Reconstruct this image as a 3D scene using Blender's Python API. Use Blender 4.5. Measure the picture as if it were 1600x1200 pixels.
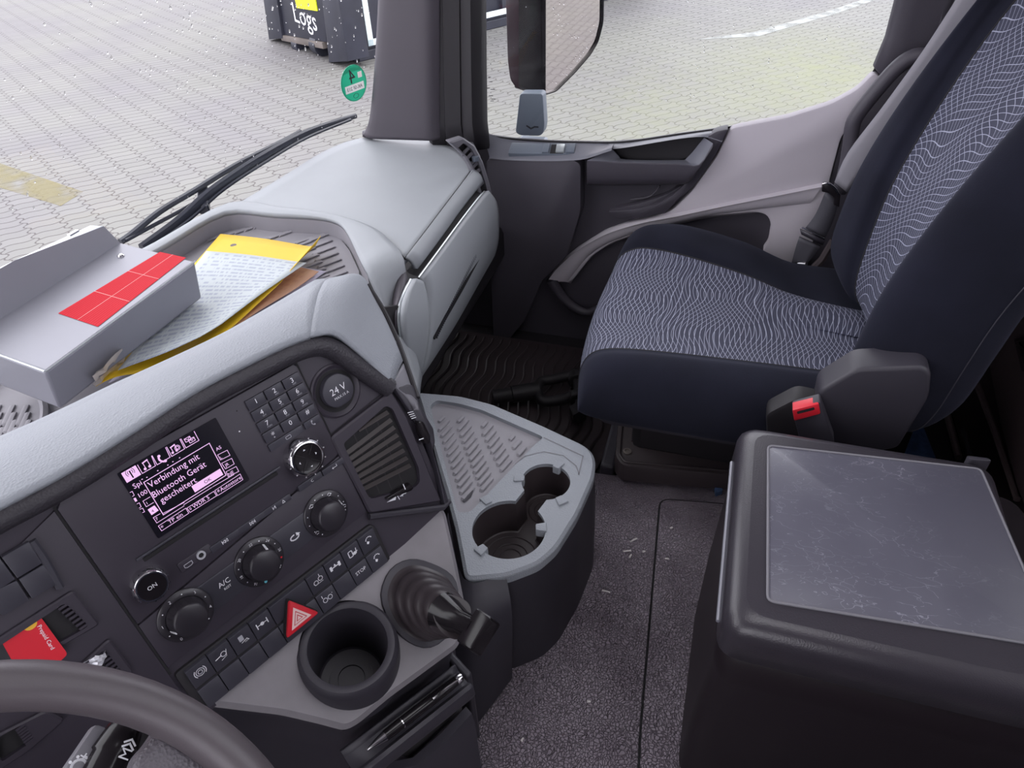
import bpy, bmesh, math, random
from mathutils import Vector as V, Matrix
from mathutils.geometry import tessellate_polygon

S = bpy.context.scene
for o in list(bpy.data.objects):
    bpy.data.objects.remove(o)
COL = S.collection
random.seed(7)

# ---------------------------------------------------------------- camera
# cab frame: x to the passenger door, y to the windscreen, z up; footwell floor z = 0
FPX = 1110.0
CAM = V((-.55, 0, 1.17))
RM = Matrix(((0.28736227, -0.61384302, 0.73526843),
             (-0.957107, -0.15437055, 0.2451855),
             (-0.03700161, -0.77418762, -0.63187372)))
cd = bpy.data.cameras.new('camera')
cam = bpy.data.objects.new('camera', cd)
COL.objects.link(cam)
mw = Matrix.Identity(4)
for r in range(3):
    mw[r][0] = RM[r][0]; mw[r][1] = -RM[r][1]; mw[r][2] = -RM[r][2]; mw[r][3] = CAM[r]
cam.matrix_world = mw
cd.sensor_width = 36; cd.lens = 36 * FPX / 1600; cd.clip_start = .01; cd.clip_end = 200
S.camera = cam

# ---------------------------------------------------------------- sky and exposure
SKY = 3.85
w = bpy.data.worlds.new('overcast_sky'); S.world = w; w.use_nodes = True
nt = w.node_tree; nt.nodes.clear()
out = nt.nodes.new('ShaderNodeOutputWorld'); bg = nt.nodes.new('ShaderNodeBackground')
tc = nt.nodes.new('ShaderNodeTexCoord'); sp = nt.nodes.new('ShaderNodeSeparateXYZ'); rp = nt.nodes.new('ShaderNodeValToRGB')
nt.links.new(tc.outputs['Generated'], sp.inputs[0]); nt.links.new(sp.outputs['Z'], rp.inputs[0])
rp.color_ramp.elements[0].position = .0; rp.color_ramp.elements[0].color = (.80, .78, .88, 1)
rp.color_ramp.elements[1].position = .7; rp.color_ramp.elements[1].color = (.97, .955, 1, 1)
nt.links.new(rp.outputs[0], bg.inputs[0]); bg.inputs[1].default_value = SKY
nt.links.new(bg.outputs[0], out.inputs[0])
S.view_settings.view_transform = 'Standard'; S.view_settings.look = 'None'
S.view_settings.exposure = 0.0; S.view_settings.gamma = 1.0; S.view_settings.use_curve_mapping = False
try:
    S.cycles.use_denoising = True
    S.cycles.max_bounces = 10; S.cycles.diffuse_bounces = 6; S.cycles.transparent_max_bounces = 16
except Exception:
    pass

# ---------------------------------------------------------------- picking points on real surfaces
def ray(px, py):
    return RM @ V((px - 800, py - 600, FPX))

def U(px, py, x=None, y=None, z=None, pl=None):
    r = ray(px, py)
    if x is not None: t = (x - CAM.x) / r.x
    elif y is not None: t = (y - CAM.y) / r.y
    elif z is not None: t = (z - CAM.z) / r.z
    else: t = (pl[0] - CAM).dot(pl[1]) / r.dot(pl[1])
    return CAM + r * t

class Frame:
    """A plane in the cab: origin, right, up, outward."""
    def __init__(s, o, ex, ey):
        s.o = V(o); s.ex = V(ex).normalized(); s.ey = V(ey); s.ey = (s.ey - s.ex * s.ey.dot(s.ex)).normalized()
        s.ez = s.ex.cross(s.ey)
    def w(s, a, b, h=0.0):
        return s.o + s.ex * a + s.ey * b + s.ez * h
    def uv(s, px, py, h=0.0):
        P = U(px, py, pl=(s.o + s.ez * h, s.ez)) - s.o
        return (P.dot(s.ex), P.dot(s.ey))
    def poly(s, pts, h=0.0):
        return [s.uv(p[0], p[1], h) for p in pts]

def cr(pts, n, closed=False):
    """Catmull-Rom resampling, n steps per span."""
    pts = [V(p) for p in pts]; N = len(pts); res = []
    if N < 2: return pts
    spans = N if closed else N - 1
    for i in range(spans):
        g = (lambda k: pts[k % N]) if closed else (lambda k: pts[min(max(k, 0), N - 1)])
        p0, p1, p2, p3 = g(i - 1), g(i), g(i + 1), g(i + 2)
        if not closed:
            if i == 0: p0 = p1 * 2 - p2
            if i == N - 2: p3 = p2 * 2 - p1
        for k in range(n):
            t = k / n
            res.append(.5 * ((2 * p1) + (p2 - p0) * t + (2 * p0 - 5 * p1 + 4 * p2 - p3) * t * t + (3 * p1 - p0 - 3 * p2 + p3) * t ** 3))
    if not closed: res.append(pts[-1])
    return res

def cr2(pts, n, closed=False):
    return [(p.x, p.y) for p in cr([(a, b, 0) for a, b in pts], n, closed)]

def area(p):
    return .5 * sum(p[i][0] * p[(i + 1) % len(p)][1] - p[(i + 1) % len(p)][0] * p[i][1] for i in range(len(p)))

def ccw(p):
    return list(p) if area(p) > 0 else list(reversed(p))

def inset(p, d):
    n = len(p); q = []
    for i in range(n):
        a, b, c = V(p[i - 1]).to_2d() if False else V((*p[i - 1], 0)), V((*p[i], 0)), V((*p[(i + 1) % n], 0))
        e1 = (b - a); e2 = (c - b)
        if e1.length < 1e-9 or e2.length < 1e-9:
            q.append(p[i]); continue
        e1.normalize(); e2.normalize()
        n1 = V((-e1.y, e1.x, 0)); n2 = V((-e2.y, e2.x, 0)); m = n1 + n2
        if m.length < 1e-6: m = n1.copy()
        m.normalize(); k = d / max(.35, m.dot(n1)); v = b + m * k
        q.append((v.x, v.y))
    return q

def fillet(p, r, n=4):
    res = []; N = len(p)
    for i in range(N):
        a, b, c = [V((*p[k % N], 0)) for k in (i - 1, i, i + 1)]
        d1 = (a - b); d2 = (c - b)
        k = min(r, d1.length * .48, d2.length * .48)
        A = b + d1.normalized() * k; B = b + d2.normalized() * k
        for j in range(n + 1):
            t = j / n; v = A * (1 - t) ** 2 + b * 2 * t * (1 - t) + B * t * t
            res.append((v.x, v.y))
    return res

def rrect(cx, cy, w, h, r=.002, n=3):
    return fillet([(cx - w / 2, cy - h / 2), (cx + w / 2, cy - h / 2), (cx + w / 2, cy + h / 2), (cx - w / 2, cy + h / 2)], r, n)

def circ(cx, cy, r, n=32, ry=None):
    return [(cx + r * math.cos(2 * math.pi * i / n), cy + (ry or r) * math.sin(2 * math.pi * i / n)) for i in range(n)]

_glyph = {}
def glyphs(s):
    if s not in _glyph:
        c = bpy.data.curves.new('lettering', 'FONT'); c.body = s; c.size = 1; c.resolution_u = 2
        o = bpy.data.objects.new('lettering', c); COL.objects.link(o)
        dg = bpy.context.evaluated_depsgraph_get(); dg.update()
        me = bpy.data.meshes.new_from_object(o.evaluated_get(dg))
        vs = [(v.co.x, v.co.y) for v in me.vertices]; fs = [tuple(p.vertices) for p in me.polygons]
        bpy.data.objects.remove(o); bpy.data.curves.remove(c); bpy.data.meshes.remove(me)
        _glyph[s] = (vs, fs)
    return _glyph[s]

class MB:
    """Collects shapes in cab coordinates; build() links them as one mesh object."""
    def __init__(s):
        s.v = []; s.f = []; s.m = []; s.uvs = {}
    def add(s, vs, fs, m=0):
        b = len(s.v); s.v += [V(v) for v in vs]
        for f in fs:
            s.f.append(tuple(b + i for i in f)); s.m.append(m)
        return s
    def pad(s, F, poly, z0, z1, bev=0.0, m=0, bottom=True, steps=2):
        p = ccw(poly); n = len(p); rings = [(p, z0)]
        for _ in range(12):                # never inset past a fold
            if bev <= 0: break
            q = inset(p, bev)
            if all((q[(i + 1) % n][0] - q[i][0]) * (p[(i + 1) % n][0] - p[i][0]) + (q[(i + 1) % n][1] - q[i][1]) * (p[(i + 1) % n][1] - p[i][1]) >= -1e-12 for i in range(n)): break
            bev *= .75
        if bev > 0:
            rings.append((p, z1 - bev))
            for k in range(1, steps + 1):
                a = k / steps * math.pi / 2
                rings.append((inset(p, bev * (1 - math.cos(a))), z1 - bev + bev * math.sin(a)))
        else:
            rings.append((p, z1))
        vs = [F.w(a, b, z) for r, z in rings for a, b in r]; fs = []
        for k in range(len(rings) - 1):
            for i in range(n):
                j = (i + 1) % n
                fs.append((k * n + i, k * n + j, (k + 1) * n + j, (k + 1) * n + i))
        fs.append(tuple((len(rings) - 1) * n + i for i in range(n)))
        if bottom: fs.append(tuple(reversed(range(n))))
        return s.add(vs, fs, m)
    def plate(s, F, outer, holes, z0, z1, m=0, bev=0.0, hm=None):
        """Slab with holes."""
        o = ccw(outer); hs = [list(reversed(ccw(h))) for h in holes]
        ot = inset(o, bev) if bev else o
        loops = [ot] + hs
        flat = [q for l in loops for q in l]
        tri = tessellate_polygon([[V((a, b, 0)) for a, b in l] for l in loops])
        vs = [F.w(a, b, z1) for a, b in flat]; fs = []
        for t in tri:
            a, b, c = [flat[i] for i in t]
            fs.append(t if (b[0] - a[0]) * (c[1] - a[1]) - (b[1] - a[1]) * (c[0] - a[0]) > 0 else t[::-1])
        s.add(vs, fs, m)
        rings = [(o, z0), (o, z1 - bev)] + ([(ot, z1)] if bev else [])
        n = len(o)
        s.add([F.w(a, b, z) for r, z in rings for a, b in r],
              [(k * n + i, k * n + (i + 1) % n, (k + 1) * n + (i + 1) % n, (k + 1) * n + i) for k in range(len(rings) - 1) for i in range(n)], m)
        for h in hs:
            n = len(h)
            s.add([F.w(a, b, z) for z in (z0, z1) for a, b in h], [(i, (i + 1) % n, n + (i + 1) % n, n + i) for i in range(n)], m if hm is None else hm)
        return s
    def lathe(s, F, cx, cy, prof, n=32, m=0, sx=1.0, cap=True):
        vs = [F.w(cx + r * sx * math.cos(2 * math.pi * i / n), cy + r * math.sin(2 * math.pi * i / n), z) for r, z in prof for i in range(n)]
        fs = [(k * n + i, k * n + (i + 1) % n, (k + 1) * n + (i + 1) % n, (k + 1) * n + i) for k in range(len(prof) - 1) for i in range(n)]
        if cap: fs.append(tuple((len(prof) - 1) * n + i for i in range(n)))
        return s.add(vs, fs, m)
    def tube(s, path, r, n=12, m=0, closed=False, cap=True, flat=1.0, up=None):
        P = [V(p) for p in path]; N = len(P); rad = r if isinstance(r, (list, tuple)) else [r] * N
        vs = []; fs = []; prev = None
        for i in range(N):
            t = (P[(i + 1) % N] - P[i - 1]) if closed else (P[min(i + 1, N - 1)] - P[max(i - 1, 0)])
            t.normalize()
            if prev is None:
                a = V(up) if up else (V((0, 0, 1)) if abs(t.z) < .9 else V((1, 0, 0)))
            else: a = prev
            a = (a - t * a.dot(t)).normalized(); prev = a; b = t.cross(a)
            for k in range(n):
                q = 2 * math.pi * k / n
                vs.append(P[i] + a * math.cos(q) * rad[i] * flat + b * math.sin(q) * rad[i])
        for i in range(N if closed else N - 1):
            j = (i + 1) % N
            for k in range(n):
                l = (k + 1) % n
                fs.append((i * n + k, i * n + l, j * n + l, j * n + k))
        if cap and not closed:
            fs.append(tuple(reversed(range(n)))); fs.append(tuple((N - 1) * n + k for k in range(n)))
        return s.add(vs, fs, m)
    def grid(s, rows, m=0, closed=False, uv=None):
        R, Cn = len(rows), len(rows[0]); b = len(s.v)
        vs = [p for r in rows for p in r]; fs = []
        for i in range(R - 1):
            for j in range(Cn if closed else Cn - 1):
                k = (j + 1) % Cn
                fs.append((i * Cn + j, i * Cn + k, (i + 1) * Cn + k, (i + 1) * Cn + j))
        s.add(vs, fs, m)
        if uv:
            for i in range(R):
                for j in range(Cn): s.uvs[b + i * Cn + j] = uv[i][j]
        return s
    def loft(s, rows, nr=4, nc=4, m=0, closed=False):
        return s.grid(dense(rows, nr, nc, closed), m, closed)
    def box(s, c, ax, ay, az, m=0):
        c, ax, ay, az = V(c), V(ax), V(ay), V(az)
        vs = [c + ax * i + ay * j + az * k for k in (-.5, .5) for j in (-.5, .5) for i in (-.5, .5)]
        return s.add(vs, [(0, 2, 3, 1), (4, 5, 7, 6), (0, 1, 5, 4), (2, 6, 7, 3), (0, 4, 6, 2), (1, 3, 7, 5)], m)
    def text(s, F, t, cx, cy, size, z, m=0, rot=0.0, mirror=False, sx=1.0):
        vs, fs = glyphs(t)
        if not vs: return s
        x0 = min(v[0] for v in vs); x1 = max(v[0] for v in vs); y0 = min(v[1] for v in vs); y1 = max(v[1] for v in vs)
        c, q = math.cos(rot), math.sin(rot); P = []
        for a, b in vs:
            a = (a - (x0 + x1) / 2) * size * sx * (-1 if mirror else 1); b = (b - (y0 + y1) / 2) * size
            P.append(F.w(cx + a * c - b * q, cy + a * q + b * c, z))
        return s.add(P, fs, m)
    def line(s, F, pts, wd, z, m=0, closed=False):
        """Flat printed line."""
        pts = list(pts) + ([pts[0]] if closed else [])
        for a, b in zip(pts, pts[1:]):
            A, B = V((*a, 0)), V((*b, 0)); d = (B - A)
            if d.length < 1e-9: continue
            d.normalize(); q = V((-d.y, d.x, 0)) * wd / 2; A = A - d * wd / 2; B = B + d * wd / 2
            s.add([F.w(k.x, k.y, z) for k in (A - q, B - q, B + q, A + q)], [(0, 1, 2, 3)], m)
        return s
    def flat(s, F, poly, z, m=0):
        return s.add([F.w(a, b, z) for a, b in ccw(poly)], [tuple(range(len(poly)))], m)
    def build(s, name, mats, parent=None, bevel=0, seg=2, ang=40, solid=0, smooth=True, recalc=False, sub=0):
        me = bpy.data.meshes.new(name)
        me.from_pydata([tuple(v) for v in s.v], [], s.f)
        if not isinstance(mats, (list, tuple)): mats = [mats]
        for k in mats: me.materials.append(k)
        for p, k in zip(me.polygons, s.m): p.material_index = min(k, len(mats) - 1)
        if s.uvs:
            ul = me.uv_layers.new(name='UVMap')
            for l in me.loops: ul.data[l.index].uv = s.uvs.get(l.vertex_index, (0, 0))
        if recalc:
            bm = bmesh.new(); bm.from_mesh(me); bmesh.ops.recalc_face_normals(bm, faces=bm.faces); bm.to_mesh(me); bm.free()
        if smooth:
            for p in me.polygons: p.use_smooth = True
            me.set_sharp_from_angle(angle=math.radians(ang))
        o = bpy.data.objects.new(name, me); COL.objects.link(o)
        if parent is not None:
            o.parent = parent
            if parent.type == 'EMPTY': o.matrix_parent_inverse = Matrix.Translation(-parent.location)
        if solid:
            md = o.modifiers.new('solid', 'SOLIDIFY'); md.thickness = solid; md.offset = -1
        if bevel:
            md = o.modifiers.new('bevel', 'BEVEL'); md.width = bevel; md.segments = seg; md.limit_method = 'ANGLE'; md.angle_limit = math.radians(35)
            md.harden_normals = False
        if sub:
            md = o.modifiers.new('sub', 'SUBSURF'); md.levels = sub; md.render_levels = sub
        return o

def dense(rows, nr=4, nc=4, closed=False):
    r1 = [cr(r, nc, closed) for r in rows]
    cols = [cr([r[j] for r in r1], nr) for j in range(len(r1[0]))]
    return [[c[i] for c in cols] for i in range(len(cols[0]))]

def thing(name, label, cat, loc, group=None):
    o = bpy.data.objects.new(name, None); COL.objects.link(o); o.location = V(loc); o.empty_display_size = .05
    o['label'] = label; o['category'] = cat
    if group: o['group'] = group
    return o

def tag(o, label, cat, group=None, kind=None):
    o['label'] = label; o['category'] = cat
    if group: o['group'] = group
    if kind: o['kind'] = kind
    return o

def struct(o, label=None, cat=None):
    o['kind'] = 'structure'
    if label: o['label'] = label
    if cat: o['category'] = cat
    return o

# ---------------------------------------------------------------- materials
def mat(name, col, rough=.5, metal=0.0, bump=None, var=0.0, spec=.5, emit=None, estr=0, vscale=6.0, dirt=None):
    m = bpy.data.materials.new(name); m.use_nodes = True; n = m.node_tree.nodes; l = m.node_tree.links
    b = n['Principled BSDF']; b.inputs['Base Color'].default_value = (*col, 1); b.inputs['Roughness'].default_value = rough
    b.inputs['Metallic'].default_value = metal; b.inputs['Specular IOR Level'].default_value = spec
    if emit:
        b.inputs['Emission Color'].default_value = (*emit, 1); b.inputs['Emission Strength'].default_value = estr
    if bump or var or dirt:
        tc = n.new('ShaderNodeTexCoord')
    if bump:
        kind, scale, st = bump
        t = n.new('ShaderNodeTexVoronoi' if kind == 'v' else 'ShaderNodeTexNoise')
        t.inputs['Scale'].default_value = scale
        if kind == 'n': t.inputs['Detail'].default_value = 3
        l.new(tc.outputs['Object'], t.inputs['Vector'])
        bp = n.new('ShaderNodeBump'); bp.inputs['Strength'].default_value = st; bp.inputs['Distance'].default_value = .001
        l.new(t.outputs['Distance' if kind == 'v' else 'Fac'], bp.inputs['Height']); l.new(bp.outputs[0], b.inputs['Normal'])
    if var:
        t = n.new('ShaderNodeTexNoise'); t.inputs['Scale'].default_value = vscale; t.inputs['Detail'].default_value = 5
        l.new(tc.outputs['Object'], t.inputs['Vector'])
        r = n.new('ShaderNodeValToRGB')
        r.color_ramp.elements[0].position = .3; r.color_ramp.elements[1].position = .7
        r.color_ramp.elements[0].color = (*[c * (1 - var) for c in col], 1); r.color_ramp.elements[1].color = (*[min(1, c * (1 + var)) for c in col], 1)
        l.new(t.outputs['Fac'], r.inputs[0]); l.new(r.outputs[0], b.inputs['Base Color'])
    return m

BLACK = (.030, .027, .036)
M = {}
M['grey'] = mat('soft_grey_plastic', (.300, .316, .338), .55, bump=('n', 900, .12), var=.04)
M['greygrain'] = mat('grained_grey_skin', (.275, .292, .322), .6, bump=('v', 420, .45), var=.03)
M['blackgrain'] = mat('grained_black_skin', (.032, .029, .036), .5, bump=('v', 420, .5))
M['black'] = mat('matt_black_plastic', (.034, .031, .041), .48, bump=('n', 700, .08))
M['panel'] = mat('black_panel_plastic', (.036, .030, .042), .5, bump=('n', 900, .05))
M['key'] = mat('black_key_plastic', (.043, .041, .054), .45)
M['gloss'] = mat('glossy_black_plastic', (.012, .010, .012), .16, spec=.3)
M['knob'] = mat('satin_black_knob', (.026, .023, .029), .3)
M['rubblack'] = mat('black_bellows_rubber', (.040, .032, .036), .36)
M['dark'] = mat('deep_black_plastic', (.014, .012, .015), .6)
M['gap'] = mat('seam_shadow_plastic', (.010, .009, .011), .8)
M['bunk'] = mat('brown_bunk_plastic', (.13, .098, .10), .5)
M['bunkdark'] = mat('dark_brown_plastic', (.038, .026, .028), .5)
M['slatblack'] = mat('dark_vent_plastic', (.018, .012, .013), .45)
M['brownblack'] = mat('brown_black_plastic', (.040, .030, .033), .5)
M['rub'] = mat('grey_rubber', (.27, .26, .285), .7, bump=('n', 1200, .1), var=.06)
M['headliner'] = mat('pale_headliner', (.70, .67, .70), .9)
M['pillar'] = mat('pillar_grey_plastic', (.060, .052, .064), .5, bump=('n', 700, .1))
M['sill'] = mat('sky_lit_door_plastic', (.15, .152, .18), .4, bump=('v', 500, .12))  # lighter, bluish copy of the door black, paints sky light on up-facing surfaces
M['boxblack'] = mat('box_black_plastic', (.014, .010, .013), .42, bump=('n', 700, .1), spec=.35)
M['lidskin'] = mat('satin_lid_plastic', (.034, .030, .038), .30, bump=('v', 600, .12))
M['midgrey'] = mat('mid_grey_plastic', (.16, .155, .175), .5, bump=('n', 700, .1))
M['doorgrey'] = mat('door_grey_plastic', (.49, .455, .495), .55, bump=('n', 900, .06))
M['glovelit'] = mat('brightened_grey_plastic', (.39, .41, .435), .5, bump=('n', 900, .08))  # dash grey lightened to make up for weak light on this face
M['doorblack'] = mat('door_black_plastic', (.058, .052, .066), .5, bump=('v', 500, .15))
M['consgrey'] = mat('console_grey_plastic', (.195, .182, .198), .5, var=.15, vscale=14, bump=('n', 900, .06))
M['white'] = mat('white_print', (.8, .8, .84), .6)
M['greyprint'] = mat('grey_print', (.42, .42, .46), .6)
M['red'] = mat('red_plastic', (.62, .02, .035), .3)
M['redlabel'] = mat('red_label', (.53, .013, .026), .7, var=.03, spec=.15)
M['redline'] = mat('pale_red_print', (.86, .36, .36), .5)
M['redfine'] = mat('fine_red_print', (.66, .07, .085), .7, spec=.15)
M['pink'] = mat('pale_pink_print', (.85, .60, .58), .5)
M['chrome'] = mat('chrome', (.75, .74, .76), .12, 1.0)
M['steel'] = mat('brushed_steel', (.5, .5, .52), .3, 1.0)
M['screen'] = mat('screen_glass', (.010, .009, .014), .15)
M['pix'] = mat('lit_screen_pixels', (.3, .2, .3), .5, emit=(.86, .52, .88), estr=.85)
M['metalbox'] = mat('grey_coated_sheet_metal', (.235, .235, .27), .36, .25, var=.05)
M['metaledge'] = mat('bare_sheet_metal_edge', (.62, .66, .68), .3, .6)
M['yellow'] = mat('yellow_envelope_paper', (.72, .46, .012), .6, var=.06)
M['brownpaper'] = mat('salmon_form_paper', (.66, .38, .24), .7)
M['belt'] = mat('grey_belt_webbing', (.27, .26, .29), .6, bump=('n', 1500, .2))
M['beltdark'] = mat('black_belt_webbing', (.05, .048, .06), .6, bump=('n', 1500, .2))
M['velour'] = mat('navy_velour', (.010, .0105, .019), .95, bump=('n', 600, .25), var=.25, vscale=9, spec=.2)
M['blueprint'] = mat('blue_cloth', (.05, .09, .19), .9, var=.3, vscale=60)
M['green'] = mat('green_sticker_film', (.006, .50, .27), .5)
M['stickwhite'] = mat('white_sticker_film', (.82, .84, .82), .5)
M['ink'] = mat('black_ink', (.015, .015, .02), .6)
M['contain'] = mat('dark_blue_container_paint', (.020, .021, .033), .5, var=.2, vscale=3)
M['contwhite'] = mat('white_container_stripe', (.72, .82, .84), .5)
M['rust'] = mat('dusty_steel', (.13, .11, .10), .7, var=.3, vscale=5)
M['hivis'] = mat('yellow_plate_paint', (.78, .86, .02), .5)
M['mirrorglass'] = mat('mirror_glass', (.66, .61, .58), .02, 1.0)
M['maroonblack'] = mat('weathered_black_housing', (.040, .024, .030), .3, var=.15)
M['bluegrey'] = mat('blue_grey_plastic', (.13, .15, .185), .4)
M['wiper'] = mat('wet_wiper_rubber', (.028, .030, .042), .25)
M['clearbag'] = mat('clear_plastic_film', (.62, .56, .50), .2)
M['chip'] = mat('pale_wood_scrap', (.66, .62, .62), .8)
M['yellowmark'] = mat('yellow_chip', (.8, .45, .03), .5)
M['lightblue'] = mat('light_blue_dot', (.12, .45, .55), .4)
M['foil'] = mat('crumpled_foil_paper', (.72, .72, .76), .3, .4, bump=('v', 90, .8))
M['wheelskin'] = mat('steering_wheel_skin', (.085, .072, .080), .42, bump=('v', 700, .06))
M['wheelgrain'] = mat('grained_wheel_spoke', (.10, .09, .105), .45, bump=('v', 420, .7))

def nodes_of(m):
    return m.node_tree.nodes, m.node_tree.links, m.node_tree.nodes['Principled BSDF']

def math_node(n, l, op, a, b=None, c=None):
    k = n.new('ShaderNodeMath'); k.operation = op
    for i, x in enumerate((a, b, c)):
        if x is None: continue
        if hasattr(x, 'is_output'): l.new(x, k.inputs[i])
        else: k.inputs[i].default_value = x
    return k.outputs[0]

def mix_col(n, l, fac, a, b):
    k = n.new('ShaderNodeMix'); k.data_type = 'RGBA'
    l.new(fac, k.inputs[0])
    for i, x in ((6, a), (7, b)):
        if hasattr(x, 'is_output'): l.new(x, k.inputs[i])
        else: k.inputs[i].default_value = (*x, 1)
    return k.outputs[2]

def glass_mat(name, tint=(1, 1, 1), refl=.06):
    m = bpy.data.materials.new(name); m.use_nodes = True; n = m.node_tree.nodes; l = m.node_tree.links; n.clear()
    o = n.new('ShaderNodeOutputMaterial'); t = n.new('ShaderNodeBsdfTransparent'); g = n.new('ShaderNodeBsdfGlossy'); mx = n.new('ShaderNodeMixShader')
    t.inputs[0].default_value = (*tint, 1); g.inputs['Roughness'].default_value = .02
    fr = n.new('ShaderNodeFresnel'); fr.inputs[0].default_value = 1.25
    l.new(fr.outputs[0], mx.inputs[0]); l.new(t.outputs[0], mx.inputs[1]); l.new(g.outputs[0], mx.inputs[2]); l.new(mx.outputs[0], o.inputs[0])
    return m
M['glass'] = glass_mat('window_glass', (.97, .985, .985))
md = bpy.data.materials.new('rain_water'); md.use_nodes = True
b = md.node_tree.nodes['Principled BSDF']; b.inputs['Transmission Weight'].default_value = 1; b.inputs['IOR'].default_value = 1.33; b.inputs['Roughness'].default_value = 0
M['drop'] = md

# woven seat cloth: two families of wavy pale lines on slate
def seat_cloth(name, lens):
    m = mat(name, (.06, .065, .10), .85); n, l, b = nodes_of(m)
    tc = n.new('ShaderNodeTexCoord'); sp = n.new('ShaderNodeSeparateXYZ'); l.new(tc.outputs['UV'], sp.inputs[0]); u, v = sp.outputs[0], sp.outputs[1]
    nz = n.new('ShaderNodeTexNoise'); nz.inputs['Scale'].default_value = 7; nz.inputs['Detail'].default_value = 0; l.new(tc.outputs['UV'], nz.inputs[0])
    def fam(au, av, per, amp, lam, ph, along_u, na, wd, dr=0.0):
        ln = math_node(n, l, 'ADD', math_node(n, l, 'MULTIPLY', u, au), math_node(n, l, 'MULTIPLY', v, av))
        w_ = u if along_u else v
        s1 = math_node(n, l, 'SINE', math_node(n, l, 'MULTIPLY_ADD', v if along_u else u, dr, math_node(n, l, 'MULTIPLY_ADD', w_, 2 * math.pi / lam, ph)))
        a = math_node(n, l, 'MULTIPLY_ADD', s1, amp, ln)
        a = math_node(n, l, 'MULTIPLY_ADD', nz.outputs['Fac'], na, a)
        f = math_node(n, l, 'FRACT', math_node(n, l, 'MULTIPLY', a, 1 / per))
        d = math_node(n, l, 'ABSOLUTE', math_node(n, l, 'SUBTRACT', f, .5))
        return math_node(n, l, 'LESS_THAN', d, wd / per)
    if lens:
        m1 = fam(1, .10, .0088, .0060, .150, 0.0, False, .06, .00046, 16); m2 = fam(1, -.16, .0092, -.0066, .190, .7, False, -.07, .00042, -22)
    else:
        m1 = fam(1, .60, .0130, .0085, .130, .4, False, .06, .00062, 10); m2 = fam(1.15, -1, .0165, .0120, .150, 1.1, False, -.07, .00072, 14)
    mx = math_node(n, l, 'MAXIMUM', m1, m2)
    c = mix_col(n, l, mx, (.036, .038, .066), (.33, .345, .44)); l.new(c, b.inputs['Base Color'])
    wv = n.new('ShaderNodeTexNoise'); wv.inputs['Scale'].default_value = 900; l.new(tc.outputs['UV'], wv.inputs[0])
    bp = n.new('ShaderNodeBump'); bp.inputs['Strength'].default_value = .3; bp.inputs['Distance'].default_value = .001
    l.new(wv.outputs[0], bp.inputs['Height']); l.new(bp.outputs[0], b.inputs['Normal'])
    return m
M['cloth'] = seat_cloth('lens_line_seat_cloth', True); M['cloth2'] = seat_cloth('net_line_seat_cloth', False)
for k in ('velour',):
    M[k].node_tree.nodes['Principled BSDF'].inputs['Sheen Weight'].default_value = .12
    M[k].node_tree.nodes['Principled BSDF'].inputs['Sheen Tint'].default_value = (.30, .32, .45, 1)

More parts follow.
